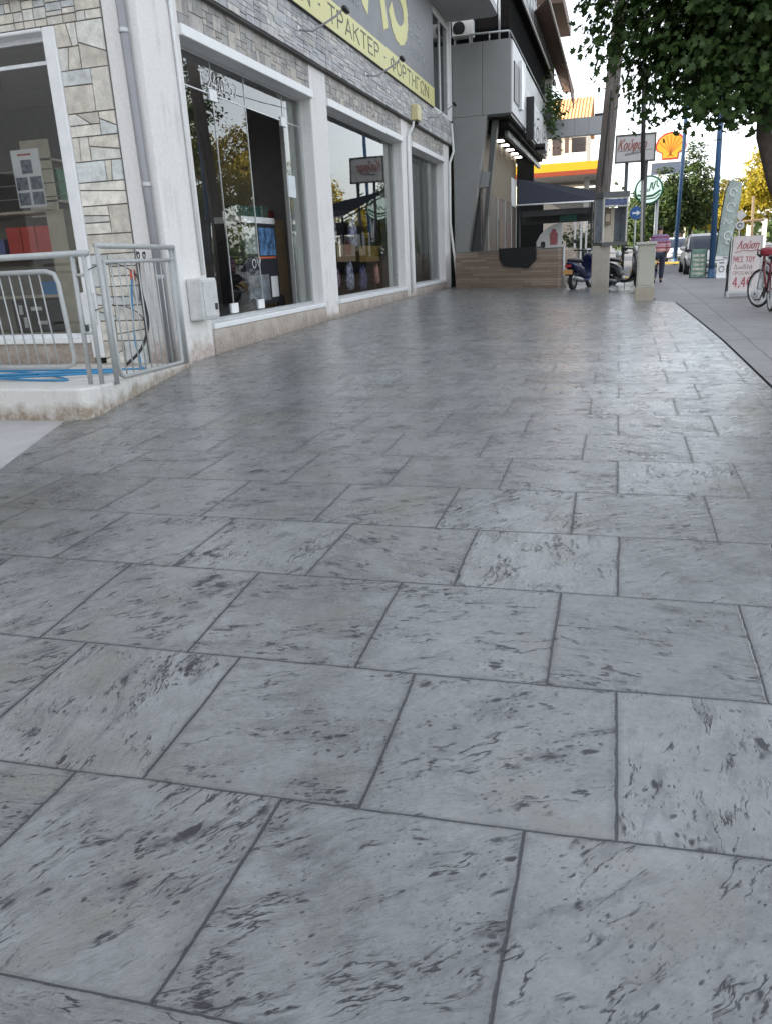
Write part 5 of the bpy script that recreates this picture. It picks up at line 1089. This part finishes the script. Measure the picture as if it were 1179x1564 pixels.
def tree(name, label, base, trunk, blobs, n, size, m, seed, bark, group=None, shape=OVAL, per=26, cr=.34, limbs=7):
    rg = np.random.default_rng(seed); r = random.Random(seed)
    t = empty(name, base, label, 'tree', group)
    s = MB(); P = [Vector(base) + Vector(q[:3]) for q in trunk]; s.tube(P, [q[3] for q in trunk], 12)
    top = P[-1]
    for i in range(limbs):
        bl = blobs[i % len(blobs)]; e = Vector(base) + Vector(bl[:3]) + Vector((r.uniform(-.5, .5) * bl[3], r.uniform(-.5, .5) * bl[4], r.uniform(-.4, .5) * bl[5])); mid = top.lerp(e, .5) + Vector((0, 0, -.12))
        s.tube([top - Vector((0, 0, .12 * i / limbs)), mid, e], [trunk[-1][3] * .6, trunk[-1][3] * .38, .012], 7)
    s.build('trunk', bark, t, smooth=True)
    vol = np.array([b[3] * b[4] * b[5] for b in blobs]) ** .75; vol /= vol.sum(); nc = max(4, n // per); cs = []
    for c in range(nc):
        b = blobs[rg.choice(len(blobs), p=vol)]; u = rg.normal(0, 1, 3); u /= np.linalg.norm(u); rad = rg.uniform(.25, 1) ** .45
        cs.append(np.array(b[:3]) + u * rad * np.array(b[3:6]) + rg.normal(0, .06, 3))
    cs = np.array(cs) + np.array(base)
    pts = np.repeat(cs, per, 0); off = rg.normal(0, 1, pts.shape) * cr * np.array([.5, .5, .38]); pts = pts + off
    cen = np.mean([np.array(b[:3]) for b in blobs], 0) + np.array(base)
    nr = pts - cen; nr /= np.linalg.norm(nr, axis=1)[:, None]; nr[:, 2] += .7
    leaf_mesh('crown', pts, nr, size, shape, m, t, seed + 1)
    return t
M_bark = mat('bark', (.075, .058, .047), .9, var=.4, scale=14, bump=.6, bscale=18)
L_dark = mat_leaf('leaf_dark', (.026, .052, .015), (.068, .120, .030), .38)
L_green = mat_leaf('leaf_green', (.035, .060, .020), (.075, .115, .030), .3)
L_yel = mat_leaf('leaf_yellow_green', (.22, .19, .015), (.36, .28, .02), .4)
# the near street tree, upper right
B0 = (2.62, 13.0, -.05)
tree('street_tree', 'large dark green street tree filling the upper right corner', B0,
     [(.02, 0, -.05, .18), (-.02, 0, .9, .14), (-.26, 0, 1.4, .125), (-.52, 0, 1.85, .112), (-.72, 0, 2.45, .105), (-.76, 0, 3.1, .10)],
     [(-.8, .1, 4.1, 1.5, 1.5, 1.0), (-1.65, 0, 3.85, 1.0, 1.1, .9), (-2.45, .1, 4.15, .75, .9, .80), (-2.75, .2, 4.9, .6, .8, .75), (-1.6, .2, 5.0, 1.3, 1.3, 1.0), (.2, .2, 3.8, 1.2, 1.4, 1.05), (1.0, .2, 4.3, 1.2, 1.3, 1.1), (-.5, .2, 5.3, 1.8, 1.6, 1.1), (-2.2, .2, 3.30, .40, .6, .5), (-1.3, -.3, 3.08, .75, .7, .48), (-.6, -.2, 2.95, .7, .7, .40), (.0, -.2, 2.95, .6, .7, .4)],
     27000, .105, L_dark, 3, M_bark, shape=PLANE, per=22, cr=.32, limbs=14)
tree('street_tree', 'dark street tree low on the right edge, beyond the near tree', (6.3, 30, 0), [(0, 0, 0, .16), (0, 0, 1.6, .13), (.1, 0, 3.4, .11)], [(.4, 0, 7.4, 2.8, 2.6, 2.0), (.6, 0, 5.4, 2.2, 2.2, 1.3), (.3, 0, 3.9, 1.5, 1.5, 1.1), (-.5, 0, 3.0, .9, 1.0, .7)], 11000, .2, L_dark, 5, M_bark)
GY = 'sunlit yellow green street trees across the road'
for i, (x, y, h, lab) in enumerate(((10.6, 31, 1.3, 'sunlit yellow green tree behind the hedge, nearest across the road'), (9.2, 37, 1.35, 'sunlit yellow green tree across the road, second from the near end of its row'), (9.6, 45, 1.35, 'sunlit yellow green tree third in the row across the road'), (9.0, 53, 1.2, 'sunlit yellow green tree mirrored in the second shop window'),
                                (8.6, 66, .78, 'sunlit yellow green tree behind the feather flag'), (7.6, 80, .90, 'bright yellow tree left of the thick blue lamp post'), (9.8, 92, 1.0, 'bright yellow tree behind the thick blue lamp post'), (6.0, 100, .95, 'low yellow green tree between the two blue lamp posts'))):
    q = .9 + .2 * rnd.random()
    tree('street_tree', lab, (x, y, 0), [(0, 0, 0, .18), (.05, 0, 1.4 * h, .14), (0, 0, 2.4 * h, .11)], [(0, 0, 4.0 * h, 2.1 * q, 2.1, 1.7 * h), (.7, .2, 5.2 * h, 1.5, 1.5, 1.3 * h), (-.8, -.2, 3.4 * h, 1.4, 1.5, 1.0 * h), (.2, 0, 6.1 * h, .8, .8, .9 * h)], 8500 if y < 60 else 3400, .21 if y < 60 else .3, L_yel, 20 + i, M_bark, GY)
for i, (x, y, sc_, w_, lab) in enumerate(((2.6, 55, 1.0, 1.25, 'dark green tree behind the round sign'), (4.35, 56, 1.28, 1.15, 'dark green pointed tree right of the scallop sign'), (1.2, 52, .82, .75, 'small dark green tree below the framed sign'))):
    tree('park_tree', lab, (x, y, 0), [(0, 0, 0, .15), (0, 0, 1.0, .12), (0, 0, 2.0, .1)], [(0, 0, 2.6 * sc_, 1.3 * w_, 1.3, 1.2 * sc_), (.1, 0, 3.7 * sc_, .95 * w_, 1.0, 1.0 * sc_), (0, 0, 4.7 * sc_, .5 * w_, .6, .8 * sc_)], 9000, .2, L_green, 50 + i, M_bark, 'dark green trees by the fuel station')
bp_ = empty('potted_plant', (-3.0, 39, 6.4), 'leafy dark plant spilling over the cafe balcony above the white signs', 'plant')
rg = np.random.default_rng(9); pp = np.array([-3.05, 39, 6.75]) + rg.normal(0, 1, (700, 3)) * np.array([.22, 1.6, .55]); leaf_mesh('foliage', pp, np.tile([.3, 0, .8], (700, 1)), .22, OVAL, L_dark, bp_, 10)
s = MB(); s.box(-3.3, -2.95, 37.5, 40.5, 6.36, 6.6); s.build('planter', M_cladd, bp_)
tp_ = empty('potted_plant', (-1.3, 32, 0), 'green planting behind the terrace wall under the navy awning', 'plant')
pp = np.array([-1.35, 32.5, 1.15]) + rg.normal(0, 1, (900, 3)) * np.array([.35, .5, .28]); leaf_mesh('foliage', pp, np.tile([0, -.3, .8], (900, 1)), .16, OVAL, L_green, tp_, 11)
s = MB(); s.box(-1.85, -.9, 32.1, 32.9, 0, .8); s.build('planter', M_cladd, tp_)
hg = empty('hedge', (11.8, 25, 0), 'clipped green hedge along the far side of the road', 'hedge')
pp = np.stack([rg.uniform(11.3, 12.3, 5200), rg.uniform(12, 38, 5200), rg.uniform(.1, 1.7, 5200)], 1); leaf_mesh('foliage', pp, np.tile([-.6, 0, .6], (5200, 1)), .2, OVAL, L_green, hg, 12)
s = MB(); s.box(11.6, 12.0, 12, 38, 0, 1.5); s.build('stems', M_bark, hg)

# ------------------------------------------------------------------ far buildings
st = empty('fuel_station', (-3.6, 62, 0), 'fuel station canopy with a yellow and red fascia beyond the terrace', 'fuel station')
s = MB(); s.box(-8, -1.44, 60, 60.2, 6.2, 6.74); s.box(-1.64, -1.44, 60.2, 72, 6.2, 6.74); s.build('yellow_fascia', mat('fascia_yellow', (.42, .27, .008), .4, var=.03), st)
s = MB(); s.box(-8, -1.42, 59.97, 60.2, 5.9, 6.197); s.box(-1.64, -1.42, 60.2, 72, 5.9, 6.197); s.build('red_fascia', mat('fascia_red', (.20, .035, .012), .4, var=.03), st)
s = MB(); s.box(-8, -1.66, 60.21, 72, 5.95, 6.6); s.build('canopy', mat('canopy_grey', (.30, .29, .28), .6), st)
for x in (-6.8, -2.6): s = MB(); s.box(x, x + .35, 63, 63.35, 0, 5.94); s.build('column', M_cladp, st)
s = MB(); s.hexa([(-7.2, 66, 0), (-1.5, 66, 0), (-1.5, 71, 0), (-7.2, 71, 0)], [(-7.2, 66, 5.5), (-1.5, 66, 5.4), (-1.5, 71, 5.4), (-7.2, 71, 5.5)]); s.build('kiosk', mat('kiosk_grey', (.10, .10, .10), .6), st)
ho = empty('house', (-5, 78, 0), 'cream house with an orange tiled roof beyond the fuel station', 'house')
s = MB(); s.box(-9.2, -3.0, 76, 86, 0, 11.2); s.build('wall', M_cream, ho)
t = NT('orange_tiles'); p = t.pos(); x, y, z = t.sep(p); w_ = t.math('SINE', t.math('MULTIPLY', x, 22.)); 
t.bsdf(t.mix(t.ramp(t.math('ADD', w_, t.math('MULTIPLY', t.noise(p, 6, 3), 1.2)), -.6, 1.6), (.42, .17, .06), (.78, .40, .16)), .8, normal=t.bump(w_, .6, .08)); M_tile = t.done()
s = MB(); a = [(-9.6, 75.2, 11.2), (-2.7, 75.2, 11.2), (-2.7, 81, 13.9), (-9.6, 81, 13.9)]; s.hexa(a, [(q[0], q[1], q[2] + .2) for q in a]); a = [(-9.6, 81, 13.9), (-2.7, 81, 13.9), (-2.7, 86.8, 11.2), (-9.6, 86.8, 11.2)]; s.hexa(a, [(q[0], q[1], q[2] + .2) for q in a]); s.build('roof', M_tile, ho)
M_hw = mat('house_window', (.05, .035, .03), .3)
for (x0, x1, z0, z1) in ((-5.95, -5.2, 8.9, 10.3), (-4.3, -3.1, 8.3, 10.2), (-8.2, -7.3, 8.9, 10.3)): s = MB(); s.box(x0, x1, 75.95, 76.02, z0, z1); s.build('window', M_hw, ho)
s = MB(); s.box(-4.9, -2.95, 75.0, 75.99, 7.9, 8.1); s.build('balcony', M_whsign, ho)
s = MB(); s.box(-4.9, -2.95, 74.9, 74.99, 8.1, 8.9); s.build('balcony_rail', mat('balcony_white', (.72, .70, .66), .7), ho)
s = MB(); s.box(-4.85, -4.5, 75.3, 75.7, 8.11, 10.6); s.build('balcony_column', M_brown, ho)
fb = empty('house', (6, 118, 0), 'pale low house far down the road behind the walking person', 'house')
s = MB(); s.box(4.2, 8.6, 118, 126, 0, 5.2); s.build('wall', M_cream, fb)
s = MB(); a = [(3.9, 117.5, 5.2), (8.9, 117.5, 5.2), (8.9, 126.5, 5.2), (3.9, 126.5, 5.2)]; s.hexa(a, [(5.5, 121, 6.6), (7.4, 121, 6.6), (7.4, 123, 6.6), (5.5, 123, 6.6)]); s.build('roof', M_tile, fb)
for x in (4.8, 6.3, 7.6): s = MB(); s.box(x, x + .7, 117.95, 118.02, 1.2, 3.6); s.build('window', M_hw, fb)
pg = empty('pergola', (12.5, 75, 0), 'white pergola frame far off at the right edge, beyond the sandwich board', 'pergola')
for x in (10.2, 11.4, 12.8, 14.2): s = MB(); s.box(x, x + .3, 74, 74.3, 0, 3.1); s.build('post', M_whsign, pg)
s = MB(); s.box(9.4, 15, 73.9, 74.4, 3.1, 3.4); s.build('beam', M_whsign, pg)
oc = empty('street_cross', (6.45, 45, 0), 'thin orange lit cross shaped pole far off above the sandwich board', 'pole')
s = MB(); s.tube([(6.5, 45, 0), (6.36, 45, 3.1)], .07, 8); s.tube([(5.95, 45, 1.93), (6.95, 45, 1.98)], .06, 8); s.build('shaft', mat('pale_orange', (.62, .42, .24), .6), oc, smooth=True)
nb = empty('shade_block', (-17, -8, 0), 'plain pale unseen block, added outside the left edge to shade the near pavement', 'building')  # unseen block added so that the near pavement lies in shade
s = MB(); s.box(-24, -11.5, -30, 8.4, -.5, 12); s.build('wall', mat('block_wall', (.55, .52, .48), .8), nb)
for y in range(-28, 5, 4):
    for z in (1.2, 4.4, 7.6): s = MB(); s.box(-11.52, -11.46, y, y + 1.8, z, z + 1.7); s.build('window', M_hw, nb)
# a woodland belt closes the end of the street
wb = np.stack([rg.uniform(-70, 90, 7000), rg.uniform(150, 175, 7000), rg.gamma(3., 1.3, 7000)], 1)
o = leaf_mesh('tree_belt', wb, np.tile([0, -.5, .7], (7000, 1)), 1.6, OVAL, L_green, None, 77); o['kind'] = 'stuff'; tag(o, 'far belt of trees closing the end of the street', 'trees')
# overhead cables
def cable(a, b, sag, label):
    a, b = Vector(a), Vector(b); pts = [a.lerp(b, k / 14) - Vector((0, 0, sag * 4 * (k / 14) * (1 - k / 14))) for k in range(15)]
    s = MB(); s.tube(pts, .012, 5); tag(s.build('overhead_cable', M_black), label, 'cable', 'overhead cables')
cable((-.2, 20.6, 5.6), (-3.2, 42, 7.2), .5, 'lower thin cable from the utility pole to the cafe building')
cable((-.15, 20.6, 6.1), (-3.2, 43, 9.6), .4, 'upper thin cable from the utility pole to the cafe building')
cable((-.36, 20.48, 3.0), (-.08, 20.55, 5.9), -.22, 'cable looping off the right side of the utility pole')

# ------------------------------------------------------------------ light and camera
SUN_EL, SUN_AZ = R_(27), R_(250)            # azimuth clockwise from +Y
wld = bpy.data.worlds.new('World'); sc.world = wld; wld.use_nodes = True
nt = wld.node_tree; bg = nt.nodes['Background']; sky = nt.nodes.new('ShaderNodeTexSky'); sky.sky_type = 'NISHITA'; sky.sun_disc = False
sky.sun_elevation = SUN_EL; sky.sun_rotation = SUN_AZ; sky.dust_density = 2.0; sky.air_density = 1.0; sky.ozone_density = 1.0
hs = nt.nodes.new('ShaderNodeHueSaturation'); hs.inputs['Saturation'].default_value = .3; nt.links.new(sky.outputs[0], hs.inputs['Color'])
nt.links.new(hs.outputs[0], bg.inputs[0]); bg.inputs[1].default_value = .13
sd = bpy.data.lights.new('sun', 'SUN'); sd.energy = 2.6; sd.angle = R_(.5); sd.color = (1, .86, .66)
so = bpy.data.objects.new('sun', sd); COL.objects.link(so)
tow = Vector((math.sin(SUN_AZ) * math.cos(SUN_EL), math.cos(SUN_AZ) * math.cos(SUN_EL), math.sin(SUN_EL)))
so.rotation_euler = tow.to_track_quat('Z', 'Y').to_euler(); so.location = (-30, -20, 30)
cd = bpy.data.cameras.new('camera'); co = bpy.data.objects.new('camera', cd); COL.objects.link(co); sc.camera = co
Rv, Uv, Fv = Vector((.96111972, .27225351, -.04611847)), Vector((-.04265968, .31140887, .949318)), Vector((-.27281686, .91044085, -.31091545))
co.matrix_world = Matrix(((Rv.x, Uv.x, -Fv.x, 0), (Rv.y, Uv.y, -Fv.y, 0), (Rv.z, Uv.z, -Fv.z, CZ * S_), (0, 0, 0, 1)))
cd.sensor_fit = 'VERTICAL'; cd.sensor_height = 24; cd.lens = 24 * 1184.3566 / 1564; cd.clip_start = .02; cd.clip_end = 2000
sc.view_settings.view_transform = 'Standard'; sc.view_settings.look = 'None'; sc.view_settings.exposure = 2.15; sc.view_settings.gamma = 1
sc.cycles.max_bounces = 8; sc.cycles.transparent_max_bounces = 12; sc.cycles.use_denoising = True
